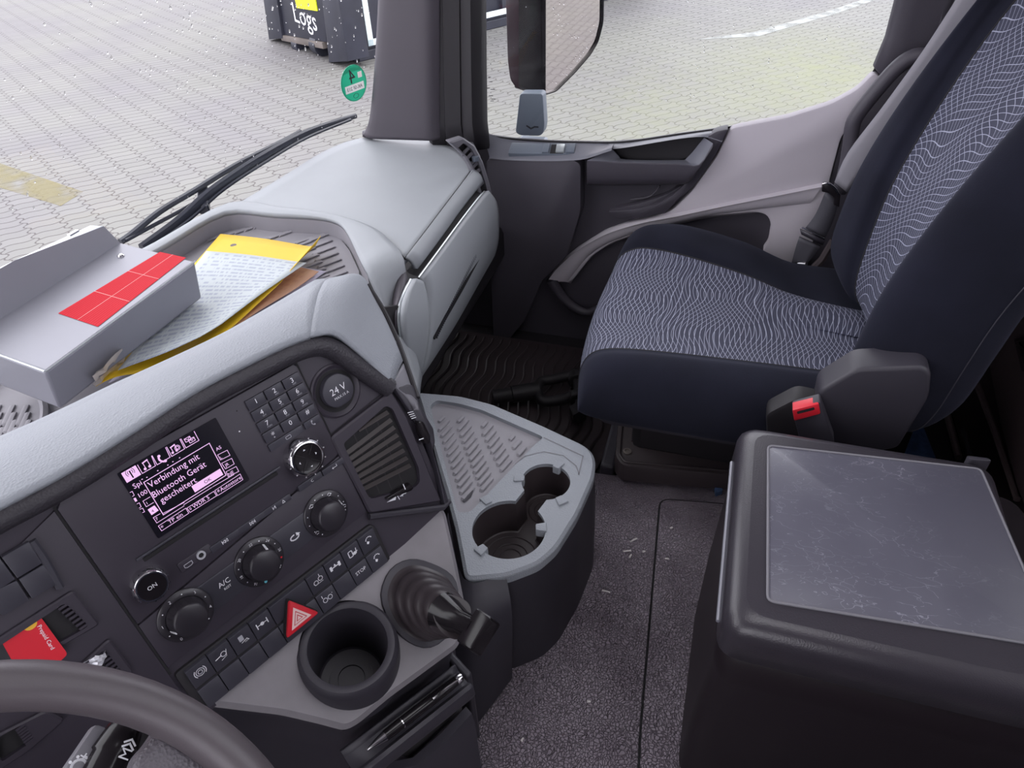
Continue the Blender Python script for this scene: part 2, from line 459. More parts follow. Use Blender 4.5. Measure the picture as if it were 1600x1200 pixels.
# interlocking zigzag pavers
def paver():
    m = mat('zigzag_concrete_pavers', (.4, .4, .38), .7); n, l, b = nodes_of(m)
    tc = n.new('ShaderNodeTexCoord'); mp = n.new('ShaderNodeMapping'); l.new(tc.outputs['Object'], mp.inputs[0])
    mp.inputs['Rotation'].default_value = (0, 0, math.radians(-58))
    sp = n.new('ShaderNodeSeparateXYZ'); l.new(mp.outputs[0], sp.inputs[0]); x, y = sp.outputs[0], sp.outputs[1]
    def tri(v, per, amp, ph=0.0):
        t = math_node(n, l, 'PINGPONG', math_node(n, l, 'ADD', v, ph), per / 2)
        t = math_node(n, l, 'MULTIPLY_ADD', t, 4 * amp / per, -amp)
        t = math_node(n, l, 'MINIMUM', t, amp * .6); return math_node(n, l, 'MAXIMUM', t, -amp * .6)
    y2 = math_node(n, l, 'ADD', y, tri(x, .128, .034, .032))
    sn = math_node(n, l, 'SINE', math_node(n, l, 'MULTIPLY', y, 2 * math.pi / .255))
    x2 = math_node(n, l, 'MULTIPLY_ADD', sn, .016, x)
    cb = n.new('ShaderNodeCombineXYZ'); l.new(x2, cb.inputs[0]); l.new(y2, cb.inputs[1])
    br = n.new('ShaderNodeTexBrick'); l.new(cb.outputs[0], br.inputs[0])
    br.inputs['Scale'].default_value = 1; br.inputs['Brick Width'].default_value = .128; br.inputs['Row Height'].default_value = .255
    br.inputs['Mortar Size'].default_value = .0085; br.inputs['Mortar Smooth'].default_value = .5; br.offset = .5
    br.inputs['Color1'].default_value = (.162, .158, .159, 1); br.inputs['Color2'].default_value = (.149, .146, .146, 1); br.inputs['Mortar'].default_value = (.066, .056, .058, 1)
    nz = n.new('ShaderNodeTexNoise'); nz.inputs['Scale'].default_value = .55; nz.inputs['Detail'].default_value = 4; l.new(tc.outputs['Object'], nz.inputs[0])
    rp = n.new('ShaderNodeValToRGB'); l.new(nz.outputs[0], rp.inputs[0])
    rp.color_ramp.elements[0].position = .38; rp.color_ramp.elements[0].color = (.92, .90, .93, 1)
    rp.color_ramp.elements[1].position = .62; rp.color_ramp.elements[1].color = (1.04, 1.05, .98, 1)
    k = n.new('ShaderNodeMix'); k.data_type = 'RGBA'; k.blend_type = 'MULTIPLY'; k.inputs[0].default_value = 1
    l.new(br.outputs['Color'], k.inputs[6]); l.new(rp.outputs[0], k.inputs[7])
    # moss on the yard to the right, yellow and white road paint
    gp = n.new('ShaderNodeSeparateXYZ'); l.new(tc.outputs['Object'], gp.inputs[0]); gx, gy = gp.outputs[0], gp.outputs[1]
    def spot(cx, cy, rx, ry):
        a = math_node(n, l, 'MULTIPLY', math_node(n, l, 'SUBTRACT', gx, cx), 1 / rx); c = math_node(n, l, 'MULTIPLY', math_node(n, l, 'SUBTRACT', gy, cy), 1 / ry)
        d = math_node(n, l, 'SQRT', math_node(n, l, 'ADD', math_node(n, l, 'MULTIPLY', a, a), math_node(n, l, 'MULTIPLY', c, c)))
        return math_node(n, l, 'MAXIMUM', math_node(n, l, 'SUBTRACT', 1.0, d), 0.0)
    moss = math_node(n, l, 'MULTIPLY', math_node(n, l, 'ADD', spot(9.2, -.9, 2.6, 1.6), math_node(n, l, 'ADD', math_node(n, l, 'MULTIPLY', spot(7.6, .9, 1.9, .8), .35), math_node(n, l, 'MULTIPLY', spot(7.2, .3, 5.0, 3.6), .55))), .75)
    fine = n.new('ShaderNodeTexNoise'); fine.inputs['Scale'].default_value = 6; fine.inputs['Detail'].default_value = 6; l.new(tc.outputs['Object'], fine.inputs[0])
    moss = math_node(n, l, 'MULTIPLY', moss, math_node(n, l, 'MULTIPLY', fine.outputs[0], 1.6))
    c1 = mix_col(n, l, moss, k.outputs[2], (.165, .172, .100))
    l.new(c1, b.inputs['Base Color'])
    bp = n.new('ShaderNodeBump'); bp.inputs['Strength'].default_value = .6; bp.inputs['Distance'].default_value = .006; bp.invert = True
    l.new(br.outputs['Fac'], bp.inputs['Height']); l.new(bp.outputs[0], b.inputs['Normal'])
    return m
M['paver'] = paver()

def worn_paint(name, col, keep):
    m = mat(name, col, .7); n, l, b = nodes_of(m)
    t = n.new('ShaderNodeTexNoise'); t.inputs['Scale'].default_value = 3.5; t.inputs['Detail'].default_value = 8
    tc = n.new('ShaderNodeTexCoord'); l.new(tc.outputs['Object'], t.inputs[0])
    r = n.new('ShaderNodeValToRGB'); r.color_ramp.elements[0].position = .30; r.color_ramp.elements[1].position = .55
    r.color_ramp.elements[0].color = (0, 0, 0, 1); r.color_ramp.elements[1].color = (keep, keep, keep, 1)
    l.new(t.outputs[0], r.inputs[0]); l.new(r.outputs[0], b.inputs['Alpha'])
    return m
M['yline'] = worn_paint('worn_yellow_paint', (.25, .215, .10), .38)
M['wline'] = worn_paint('worn_white_paint', (.33, .34, .33), .8)

def leather_floor():
    m = mat('grained_floor_vinyl', (.085, .078, .092), .5); n, l, b = nodes_of(m)
    tc = n.new('ShaderNodeTexCoord')
    v = n.new('ShaderNodeTexVoronoi'); v.feature = 'DISTANCE_TO_EDGE'; v.inputs['Scale'].default_value = 210
    nz = n.new('ShaderNodeTexNoise'); nz.inputs['Scale'].default_value = 30; l.new(tc.outputs['Object'], nz.inputs[0])
    mv = n.new('ShaderNodeMix'); mv.data_type = 'RGBA'; mv.inputs[0].default_value = .02; l.new(tc.outputs['Object'], mv.inputs[6]); l.new(nz.outputs['Color'], mv.inputs[7])
    l.new(mv.outputs[2], v.inputs['Vector'])
    rp = n.new('ShaderNodeValToRGB'); rp.color_ramp.elements[1].position = .12; l.new(v.outputs['Distance'], rp.inputs[0])
    bp = n.new('ShaderNodeBump'); bp.inputs['Strength'].default_value = 1.0; bp.inputs['Distance'].default_value = .003
    l.new(rp.outputs[0], bp.inputs['Height']); l.new(bp.outputs[0], b.inputs['Normal'])
    d = n.new('ShaderNodeTexNoise'); d.inputs['Scale'].default_value = 9; d.inputs['Detail'].default_value = 6; l.new(tc.outputs['Object'], d.inputs[0])
    r2 = n.new('ShaderNodeValToRGB'); l.new(d.outputs[0], r2.inputs[0])
    r2.color_ramp.elements[0].position = .35; r2.color_ramp.elements[0].color = (.20, .165, .20, 1)
    r2.color_ramp.elements[1].position = .75; r2.color_ramp.elements[1].color = (.33, .285, .33, 1)
    l.new(r2.outputs[0], b.inputs['Base Color'])
    return m
M['vinyl'] = leather_floor()

def scratched():
    m = mat('scratched_lid_plastic', (.085, .083, .105), .3); n, l, b = nodes_of(m)
    tc = n.new('ShaderNodeTexCoord'); acc = None
    for k, (rz, sc, w_) in enumerate(((.3, 9, .0035), (1.25, 11, .003), (2.1, 8, .0035), (2.75, 13, .0028), (.8, 15, .003), (1.7, 17, .0028))):
        mp = n.new('ShaderNodeMapping'); mp.inputs['Rotation'].default_value = (0, 0, rz); mp.inputs['Scale'].default_value = (sc, sc * .45, 1); mp.inputs['Location'].default_value = (k * 3.1, k * 1.7, 0)
        l.new(tc.outputs['Object'], mp.inputs[0])
        t = n.new('ShaderNodeTexVoronoi'); t.feature = 'DISTANCE_TO_EDGE'; t.inputs['Scale'].default_value = 1.6
        wn = n.new('ShaderNodeTexNoise'); wn.inputs['Scale'].default_value = 5; l.new(mp.outputs[0], wn.inputs[0])
        mv = n.new('ShaderNodeMix'); mv.data_type = 'RGBA'; mv.inputs[0].default_value = .3; l.new(mp.outputs[0], mv.inputs[6]); l.new(wn.outputs['Color'], mv.inputs[7])
        l.new(mv.outputs[2], t.inputs['Vector'])
        br_ = n.new('ShaderNodeTexNoise'); br_.inputs['Scale'].default_value = 30 + 7 * k; br_.inputs['Detail'].default_value = 3; l.new(tc.outputs['Object'], br_.inputs[0])
        q = math_node(n, l, 'MULTIPLY', math_node(n, l, 'LESS_THAN', t.outputs['Distance'], w_ * sc * .062), math_node(n, l, 'GREATER_THAN', br_.outputs[0], .47))
        acc = q if acc is None else math_node(n, l, 'MAXIMUM', acc, q)
    nz = n.new('ShaderNodeTexNoise'); nz.inputs['Scale'].default_value = 9; nz.inputs['Detail'].default_value = 6; l.new(tc.outputs['Object'], nz.inputs[0])
    rp = n.new('ShaderNodeValToRGB'); rp.color_ramp.elements[0].position = .40; rp.color_ramp.elements[1].position = .68; l.new(nz.outputs[0], rp.inputs[0])
    f = math_node(n, l, 'MULTIPLY', math_node(n, l, 'MULTIPLY', acc, rp.outputs[0]), .40)
    sm = math_node(n, l, 'MULTIPLY', rp.outputs[0], .05)
    f = math_node(n, l, 'ADD', f, sm)
    c = mix_col(n, l, f, (.085, .082, .108), (.40, .40, .46)); l.new(c, b.inputs['Base Color'])
    return m
M['lid'] = scratched()

def printed_paper(name, base, ink, rows, cell):
    m = mat(name, base, .6); n, l, b = nodes_of(m)
    tc = n.new('ShaderNodeTexCoord'); sp = n.new('ShaderNodeSeparateXYZ'); l.new(tc.outputs['UV'], sp.inputs[0]); u, v = sp.outputs[0], sp.outputs[1]
    r = math_node(n, l, 'FRACT', math_node(n, l, 'MULTIPLY', v, rows)); inrow = math_node(n, l, 'LESS_THAN', r, .5)
    iv = math_node(n, l, 'FLOOR', math_node(n, l, 'MULTIPLY', v, rows)); iu = math_node(n, l, 'MULTIPLY', u, cell)
    cb = n.new('ShaderNodeCombineXYZ'); l.new(iu, cb.inputs[0]); l.new(math_node(n, l, 'MULTIPLY', iv, 7.31), cb.inputs[1])
    t = n.new('ShaderNodeTexNoise'); t.inputs['Scale'].default_value = 1; t.inputs['Detail'].default_value = 2; l.new(cb.outputs[0], t.inputs[0])
    word = math_node(n, l, 'GREATER_THAN', t.outputs[0], .47)
    edge = math_node(n, l, 'MULTIPLY', math_node(n, l, 'GREATER_THAN', u, .07), math_node(n, l, 'LESS_THAN', u, .93))
    f = math_node(n, l, 'MULTIPLY', math_node(n, l, 'MULTIPLY', word, inrow), math_node(n, l, 'MULTIPLY', edge, .5))
    c = mix_col(n, l, f, base, ink); l.new(c, b.inputs['Base Color'])
    return m
M['sheet'] = printed_paper('printed_white_paper', (.45, .49, .505), (.18, .20, .33), 26, 34)
M['form'] = printed_paper('printed_salmon_paper', (.52, .29, .18), (.42, .2, .15), 14, 40)
M['lilac'] = printed_paper('printed_lilac_paper', (.50, .47, .58), (.27, .25, .48), 26, 40)

# ---------------------------------------------------------------- frames of the main surfaces
PU = V((.9037, -.4282, 0)); PV = V((-.154, -.325, -.933))
P0 = U(285, 745, pl=(CAM + (RM @ V((0, 0, .68))), RM @ V((0, 0, 1))))
PAN = Frame(P0, PU, -PV)                                     # centre panel, turned to the driver
HB = V((-.4282, -.9037, 0)); A35 = math.radians(35)
LWD = HB * math.cos(A35) - V((0, 0, math.sin(A35)))
LOW = Frame(P0 - PAN.ey * .224, PU, -LWD)                    # lower console slope
DOOR = Frame((1.05, 0, 0), (0, -1, 0), (0, 0, 1))            # inner face of the passenger door
def FLAT(z): return Frame((0, 0, z), (1, 0, 0), (0, 1, 0))
ZD = .55                                                     # height of the co-driver dash top
# ================================================================ outside: yard, container, mirror, wiper
GZ = -1.45
g = MB(); GF = FLAT(GZ)
g.flat(GF, [(-25, -25), (60, -25), (60, 60), (-25, 60)], 0)
struct(g.build('ground', M['paver'], smooth=False), 'yard paved with pale zigzag concrete pavers around the truck', 'ground')

def ground_strip(name, pts, m, label, cat):
    mb = MB(); p = [U(a, b, z=GZ) for a, b in pts]
    mb.pad(GF, [(q.x, q.y) for q in p], .0005, .004, 0, 0)
    return struct(mb.build(name, m, smooth=False), label, cat)
ground_strip('trim_1', [(-60, 235), (130, 300), (95, 322), (-60, 275)], M['yline'], 'worn yellow paint stripe on the pavers ahead of the truck', 'road marking')
ground_strip('trim_2', [(1090, 62), (1180, 50), (1300, 16), (1420, -26), (1440, -30), (1420, -18), (1305, 22), (1185, 57)], M['wline'], 'worn white paint line on the pavers beside the truck', 'road marking')

# roll-off container
KC = V((8.60, 5.03, GZ)); CA = V((.845, -.535, 0)).normalized(); CB = V((.535, .845, 0)).normalized(); UZ = V((0, 0, 1))
ct = thing('roll_off_container', 'dark blue steel container with white side stripes standing on the pavers', 'container', KC)
FB = Frame(KC - CA * .26, -CB, UZ)         # front of the end board
FP = Frame(KC - CA * .30, -CB, UZ)         # front of the end posts
FS = Frame(KC, CA, UZ)
mb = MB(); mb.box(KC + CA * 3.05 + CB * 1.2 + UZ * 1.25, CA * 6.0, CB * 2.3, UZ * 2.4); mb.build('body', M['contain'], ct, bevel=.02)
mb = MB(); mb.box(KC + CA * 3.0 + CB * .03 + UZ * .06, CA * 6.0, CB * .16, UZ * .12); mb.build('bottom_sill', M['contain'], ct, bevel=.01)
mb = MB(); mb.box(KC + CA * .02 + CB * .05 + UZ * 1.2, CA * .14, CB * .14, UZ * 2.4); mb.build('corner_post', M['contain'], ct, bevel=.02)
mb = MB(); FS2 = Frame(KC - CB * .052, CA, UZ)
for a, b, c, d in ((.17, .17, .25, 2.2), (.17, .17, 4.6, .245), (4.52, .17, 4.6, 2.2)): mb.pad(FS2, [(a, b), (c, b), (c, d), (a, d)], 0, .012)
mb.build('stripe_frame', M['contwhite'], ct, smooth=False)
for k in range(1, 9):
    mb = MB(); mb.box(KC + CA * (.75 + .62 * k) + CB * .03 + UZ * 1.3, CA * .06, CB * .08, UZ * 2.2); mb.build('side_rib', M['contain'], ct)
for q in (((403, -60), (424, -60), (441, 60), (420, 62)), ((496, -60), (519, -60), (544, 96), (514, 98))):
    mb = MB(); mb.pad(FP, [FP.uv(*p) for p in q], -.32, 0, .01); mb.build('end_post', M['contain'], ct)
mb = MB(); mb.pad(FB, [FB.uv(*p) for p in ((424, -60), (500, -60), (510, 66), (440, 54))], -.05, 0, .01)
c = FB.uv(477, 31); mb.text(FB, 'Logs', c[0], c[1], .36, .004, 1, rot=-.06); mb.build('name_board', [M['contain'], M['white']], ct)
mb = MB(); mb.pad(FB, [FB.uv(*p) for p in ((460, -14), (492, -14), (497, 17), (465, 12))], .001, .015); mb.build('yellow_plate', M['hivis'], ct)
mb = MB(); mb.pad(FB, [FB.uv(*p) for p in ((440, 54), (506, 66), (508, 76), (443, 63))], -.05, .03, .006); mb.build('lower_bar', M['rust'], ct)
for px in (462, 490):
    mb = MB(); c = FB.uv(px, 68); FRL = Frame(FB.w(c[0], c[1], -.1), CA, UZ); mb.lathe(FRL, 0, -.03, [(.14, -.08), (.14, .08), (0, .08)], 20, cap=False); mb.build('roller', M['contain'], ct)
FK = Frame(KC - CA * .02, -CB, UZ)
mb = MB(); mb.pad(FK, [FK.uv(*p) for p in ((503, 20), (548, 24), (549, 29), (507, 26))], 0, .05); mb.build('step_bar', M['contwhite'], ct)
mb = MB(); mb.pad(FK, [FK.uv(*p) for p in ((480, -30), (545, -30), (546, 9), (520, 12), (500, 4))], 0, .16, .02); mb.build('dusty_ledge', M['rust'], ct)

# exterior mirror
MX = 1.33
mt = thing('exterior_mirror', 'black exterior mirror on a blue grey arm outside the door window', 'mirror', U(828, 208, x=1.17))
h0 = [U(p[0], p[1], x=MX) for p in ((789, -130), (793, 0), (796, 100), (800, 132), (812, 146), (838, 152))]
h1 = [U(p[0], p[1], x=MX - .05) for p in ((838, -130), (845, 0), (848, 100), (849, 135), (849, 148), (848, 151))]
mb = MB()
fr = [(789, -140), (790, 0), (793, 95), (797, 126), (808, 139), (846, 151), (852, 148), (850, 100), (850, 0), (850, -140)]
MF = Frame((MX, 0, 0), (0, -1, 0), (0, 0, 1))
pl = MF.poly(fr)
mb.pad(MF, fillet(pl, .012, 3), -.16, .0, .02)
mb.build('housing', M['maroonblack'], mt)
MN = V((-.45, -.98, -.16)).normalized()
MHF = Frame(U(851, 100, x=MX - .03), V((0, 0, 1)).cross(MN), V((0, 0, 1)))
hd = fillet([MHF.uv(*p) for p in ((849, 150), (849, -150), (965, -150), (943, -20), (942, 35), (934, 66), (922, 86), (898, 114), (868, 144))], .012, 4)
mb = MB(); mb.pad(MHF, hd, -.10, -.004, .01); hr = ccw(hd); hi = inset(hr, .006)
mb.grid([[MHF.w(a, b, -.004) for a, b in hr], [MHF.w(a, b, .004) for a, b in inset(hr, .002)], [MHF.w(a, b, .004) for a, b in inset(hr, .005)], [MHF.w(a, b, -.003) for a, b in hi]], closed=True)
mb.build('mirror_head', M['gloss'], mt)
mb = MB(); mb.flat(MHF, hi, -.002); mb.build('mirror_pane', M['mirrorglass'], mt, smooth=False)
AFm = Frame((1.17, 0, 0), (0, -1, 0), (0, 0, 1))
mb = MB(); pa = AFm.poly([(812, 146), (848, 146), (851, 195), (849, 208), (843, 213), (812, 212), (805, 207), (807, 190)])
mb.pad(AFm, fillet(pa, .008, 3), -.03, 0, .008)
c = AFm.uv(832, 199); 
mb.build('mirror_arm', M['bluegrey'], mt)
mb = MB(); mb.line(AFm, [(c[0] - .014, c[1] + .003), (c[0] - .004, c[1] - .003), (c[0] + .006, c[1] + .002), (c[0] + .014, c[1] + .002)], .004, .001); mb.build('arm_marking', M['ink'], mt, smooth=False)
mb = MB(); mb.box(AFm.w(*AFm.uv(828, 225), -.01) + V((.0, 0, -.02)), V((.08, 0, 0)), V((0, .075, 0)), V((0, 0, .05))); mb.build('arm_foot', M['bluegrey'], mt, bevel=.008)

# windscreen surface: curved in plan, leaning back
def wsy(x, z): return 1.065 - .175 * x * x - .17 * (z - ZD)
def UWS(px, py, off=0.0):
    r = ray(px, py); lo, hi = .2, 4.0; f = lambda t: (CAM + r * t).y - (wsy((CAM + r * t).x, (CAM + r * t).z) + off)
    lo, hi = 0.0, 3.0 / max(r.y, 1e-3)
    for _ in range(60):
        m_ = (lo + hi) / 2
        if f(m_) > 0: hi = m_
        else: lo = m_
    return CAM + r * lo
rows = []
for i in range(13):
    z = .40 + i * .128
    rows.append([V((x, wsy(x, z), z)) for x in [-1.08 + 2.13 * j / 30 for j in range(31)]])
mb = MB(); mb.grid(rows)
struct(mb.build('window_1', M['glass'], ang=180), 'rain speckled windscreen above the dashboard', 'windscreen')

# rain on the outside of the windscreen and the door window
rnd = random.Random(11)
mb = MB()
def drop(P, nrm, r, st):
    nrm = nrm.normalized(); a = V((0, 0, 1)); a = (a - nrm * a.dot(nrm)).normalized(); b = nrm.cross(a)
    rings = 4; n = 8; vs = []
    for i in range(rings):
        q = i / rings * math.pi / 2
        for k in range(n):
            t = 2 * math.pi * k / n
            vs.append(P + (a * math.cos(t) * st + b * math.sin(t)) * r * math.cos(q) + nrm * r * .6 * math.sin(q))
    vs.append(P + nrm * r * .6)
    fs = [(i * n + k, i * n + (k + 1) % n, (i + 1) * n + (k + 1) % n, (i + 1) * n + k) for i in range(rings - 1) for k in range(n)]
    fs += [((rings - 1) * n + k, (rings - 1) * n + (k + 1) % n, rings * n) for k in range(n)]
    fs.append(tuple(reversed(range(n)))); mb.add(vs, fs)
for i in range(330):
    if i < 190: px, py = rnd.gauss(430, 110), abs(rnd.gauss(0, 95)) - 5
    else: px, py = rnd.uniform(0, 590), rnd.uniform(0, 330)
    if px < 0 or px > 600: continue
    P = UWS(px, py, .0035); s_ = rnd.choice((.8, .9, 1.1, 1.5, 1.9)) * .0011
    drop(P, V((.35 * P.x, 1, .17)), s_, rnd.uniform(1, 1.9))
for i in range(75):
    px, py = rnd.uniform(760, 1360), rnd.uniform(0, 190)
    if rnd.random() < .5: px, py = rnd.gauss(1130, 60), rnd.gauss(70, 60)
    if not 750 < px < 1380 or py > 205 - max(0, px - 1150) * .35: continue
    P = U(px, py, x=1.0575); drop(P, V((1, 0, 0)), rnd.choice((.8, 1.0, 1.3)) * .0011, rnd.uniform(1, 1.6))
o = mb.build('raindrops', M['drop']); tag(o, 'clear raindrops scattered over the windscreen and door window', 'raindrops', kind='stuff')

mb = MB()
for i in range(30):
    px, py = rnd.gauss(836, 7), rnd.uniform(5, 150); P = U(px, py, x=MX - .002)
    drop(P, V((-1, 0, 0)), rnd.uniform(.9, 1.6) * .0012, 1.2)
for i in range(26):
    t = rnd.random(); px, py = 940 - 72 * t + rnd.gauss(0, 3), 40 + 100 * t + rnd.gauss(0, 4)
    if rnd.random() < .5: px, py = rnd.uniform(862, 930), rnd.uniform(0, 60)
    drop(U(px, py, pl=(MHF.o + MHF.ez * .0045, MHF.ez)), MHF.ez, rnd.uniform(.8, 1.5) * .0014, 1.2)
o = mb.build('mirror_raindrops', M['drop'], mt); o['kind'] = 'stuff'

# emission sticker, seen mirrored from inside
P = UWS(553, 130, -.004); nx = V((-.35 * P.x, -1, -.17)).normalized(); ex = V((0, 0, 1)).cross(nx).normalized() * 1
SF = Frame(P, ex, V((0, 0, 1))); 
rr = .040
st = thing('emission_sticker', 'round green sticker with a mirrored black 4 inside the windscreen', 'sticker', P)
mb = MB(); mb.pad(SF, circ(0, 0, rr, 40), -.0004, .0004); mb.build('green_disc', M['green'], st, smooth=False)
mb = MB(); mb.flat(SF, rrect(0, -.0098, .060, .0165, .001), .0007, 0)
mb.text(SF, 'AK-SF 213', 0, -.0098, .0112, .001, 1, mirror=True); mb.build('number_field', [M['stickwhite'], M['ink']], st, smooth=False)
mb = MB(); mb.text(SF, '4', -.003, .0165, .044, .0008, 0, mirror=True, sx=.9); mb.build('digit', M['ink'], st, smooth=False)
mb = MB(); mb.flat(SF, rrect(.0215, .0145, .013, .013, .001), .0007, 0)
for k in (-1, 0, 1): mb.line(SF, [(.017, .0145 + k * .0036), (.026, .0145 + k * .0036)], .0008, .001, 1)
mb.build('seal_field', [M['stickwhite'], M['redline']], st, smooth=False)
mb = MB(); mb.tube([SF.w(.008 * math.cos(t), -.028 + .005 * math.sin(t), .0006) for t in [i * math.pi / 8 for i in range(16)]], .0004, 5, closed=True)
mb.tube([SF.w(rr * .965 * math.cos(t), rr * .965 * math.sin(t), .0005) for t in [i * math.pi / 24 for i in range(48)]], .0003, 5, closed=True); mb.build('stamp_ring', M['ink'], st)

# windscreen wiper
wt = thing('windscreen_wiper', 'black wet windscreen wiper lying outside low across the windscreen', 'wiper', UWS(205, 385, .03))
mb = MB(); tip = [(222, 388), (280, 345), (330, 300), (400, 252), (470, 213), (520, 193), (556, 181)]
bl = cr([UWS(a, b, .030) for a, b in tip], 5)
mb.tube(bl, [.0045 + .004 * min(1, (len(bl) - i) / 12) for i in range(len(bl))], 8, up=(0, 0, 1), flat=1.3); mb.build('blade', M['wiper'], wt)
mb = MB(); mb.tube(cr([UWS(a, b, .018) for a, b in [(232, 391), (300, 340), (350, 296), (420, 250), (480, 215), (548, 187)]], 5), .0035, 6); mb.build('rubber_lip', M['wiper'], wt)
mb = MB(); mb.tube(cr([UWS(a, b, .055) for a, b in [(188, 378), (205, 366), (250, 330), (300, 300), (345, 272), (380, 252), (440, 222), (470, 206)]], 5), .0065, 8); mb.build('arm', M['wiper'], wt)
mb = MB(); mb.tube(cr([UWS(a, b, .05) for a, b in [(196, 376), (240, 352), (290, 325), (330, 300)]], 5), .004, 8); mb.build('washer_pipe', M['wiper'], wt)
mb = MB(); mb.box(UWS(318, 312, .04), V((.05, .03, .02)), V((-.01, .02, 0)), V((0, 0, .02))); mb.build('blade_clip', M['wiper'], wt, bevel=.003)

# ================================================================ cab shell
def slab(name, c, size, m, label=None, cat=None, **kw):
    mb = MB(); mb.box(c, V((size[0], 0, 0)), V((0, size[1], 0)), V((0, 0, size[2])))
    return struct(mb.build(name, m, **kw), label, cat)
mb = MB(); mb.plate(FLAT(1.93), [(-1.1, -1.1), (1.1, -1.1), (1.1, 1.2), (-1.1, 1.2)], [[(-.35, -.50), (.35, -.50), (.35, .20), (-.35, .20)]], 0, .04)  # hatch opening added out of view to brighten the cab from above
struct(mb.build('ceiling', M['headliner'], smooth=False), 'pale cab roof lining with an unseen roof hatch added to let daylight in', 'ceiling')
mb = MB(); WBF = Frame((0, -.92, 0), (-1, 0, 0), (0, 0, 1))
mb.plate(WBF, [(-1.1, -.05), (1.1, -.05), (1.1, 1.95), (-1.1, 1.95)], [[(-.80, .92), (.80, .92), (.80, 1.52), (-.80, 1.52)]], -.04, 0)  # rear window opening added out of view for fill daylight
struct(mb.build('wall_back', M['headliner'], smooth=False), 'rear wall of the cab with an unseen window opening added for daylight', 'wall')
mb = MB(); mb.pad(WBF, [(-.82, .90), (.82, .90), (.82, 1.54), (-.82, 1.54)], -.03, -.025); struct(mb.build('added_rear_window', M['glass'], smooth=False), 'unseen rear window added to let daylight into the cab', 'window')
mb = MB(); mb.grid([[V((x, wsy(x, .4) - .03, z)) for x in [-1.08 + 2.13 * j / 20 for j in range(21)]] for z in (-.1, .2, .43)])
struct(mb.build('wall_front', M['black']), 'black bulkhead below the windscreen', 'wall')
mb = MB(); WLF = Frame((-1.06, 0, 0), (0, 1, 0), (0, 0, 1))
mb.plate(WLF, [(-.95, -.15), (.95, -.15), (.95, 1.93), (-.95, 1.93)], [[(-.28, .58), (.60, .54), (.52, 1.32), (-.28, 1.32)]], -.04, 0)
struct(mb.build('wall_left', M['pillar'], smooth=False), 'dark driver door side of the cab with its window', 'wall')

# floor: footwell plus the raised vinyl covered tunnel
mb = MB(); mb.box((.3, .05, -.03), V((1.6, 0, 0)), V((0, 2.0, 0)), V((0, 0, .06)))
struct(mb.build('floor', M['dark']), 'black passenger footwell floor', 'floor')
FT = FLAT(.05)
a1 = [FT.uv(*p) for p in ((935, 738), (965, 741), (1120, 753), (1330, 775))]
mb = MB()
tun = [(-1.06, .62), (.40, .62), (a1[0][0], .32), a1[0], a1[1], a1[2], (a1[2][0] + .02, -.30), (a1[2][0] + .03, -.92), (-1.06, -.92)]
mb.pad(FT, tun, -.05, 0, .006)
struct(mb.build('floor_1', M['vinyl']), 'grained grey vinyl floor over the engine tunnel', 'floor')
# raised hatch cover with its groove
mb = MB()
hp = fillet([FT.uv(*p) for p in ((1001, 1150), (1032, 782), (1160, 792), (1160, 1000), (1120, 1300), (995, 1300))], .02, 4)
mb.pad(FT, hp, .0005, .006, .003)
o = mb.build('floor_hatch', M['vinyl'])
tag(o, 'grained vinyl floor hatch set beside the storage box', 'floor hatch')
mb = MB(); mb.tube([FT.w(a, b, .0015) for a, b in hp], .0035, 6, closed=True)
ob = mb.build('edge_seam', M['gap'], o)

# rubber mat in the passenger footwell
mb = MB(); F0 = FLAT(0)
mp_ = fillet([(.54, .18), (.62, .17), (1.0, .14), (1.0, .86), (.50, .86), (.48, .40)], .03, 4)
mb.pad(F0, mp_, 0, .008, .003)
for k in range(26):
    y = .20 + k * .026
    pts = [V((.58 + .40 * j / 20, y + .007 * math.sin(j * .9), .009)) for j in range(21)]
    mb.tube(pts, .0042, 5)
tag(mb.build('rubber_footmat', M['brownblack']), 'dark ribbed rubber mat in the passenger footwell', 'mat')

# shackle with its stub lying on the mat
sh = thing('towing_shackle', 'rusty black towing fork with a cross bolt lying on the footmat', 'towing shackle', U(880, 625, z=.04))
zf = .045
mb = MB()
path = cr([U(a, b, z=zf) for a, b in [(900, 594), (888, 588), (862, 593), (846, 596), (840, 605), (842, 618), (850, 627), (880, 624), (893, 618), (906, 622)]], 5)
mb.tube(path, .0135, 10); mb.build('fork', M['dark'], sh)
for a, b in ((902, 592), (905, 622)):
    mb = MB(); c = U(a, b, z=zf); d = (U(905, 622, z=zf) - U(902, 592, z=zf)).normalized()
    mb.tube([c - d * .012, c + d * .012], .024, 14); mb.build('eye', M['dark'], sh, bevel=.003)
mb = MB(); mb.tube([U(898, 580, z=zf), U(908, 645, z=zf)], .011, 12); mb.build('cross_bolt', M['dark'], sh)
mb = MB(); mb.tube([U(900, 638, z=zf), U(906, 652, z=zf)], .019, 6); mb.build('bolt_head', M['dark'], sh)
mb = MB(); mb.tube([U(842, 610, z=zf), U(800, 616, z=zf), U(799, 616, z=zf), U(770, 620, z=zf)], [.022, .022, .018, .018], 14); mb.build('shank', M['dark'], sh)

# ================================================================ passenger door
wl = [(745, 190), (751, 204), (765, 212), (800, 217), (860, 221), (950, 223), (1000, 219), (1060, 210), (1140, 199), (1230, 182), (1300, 160), (1340, 138), (1365, 112), (1385, 62), (1401, 0), (1404, -130)]
mb = MB()
base = DOOR.poly(wl) + [DOOR.uv(1504, -130), (.42, .3), (.42, -.1), (-.75, -.1), (-.75, .5)]
mb.pad(DOOR, base, -.010, 0, 0)
door = struct(mb.build('door_1', M['doorblack']), 'black and grey passenger door trim with handle recess and pocket', 'door')
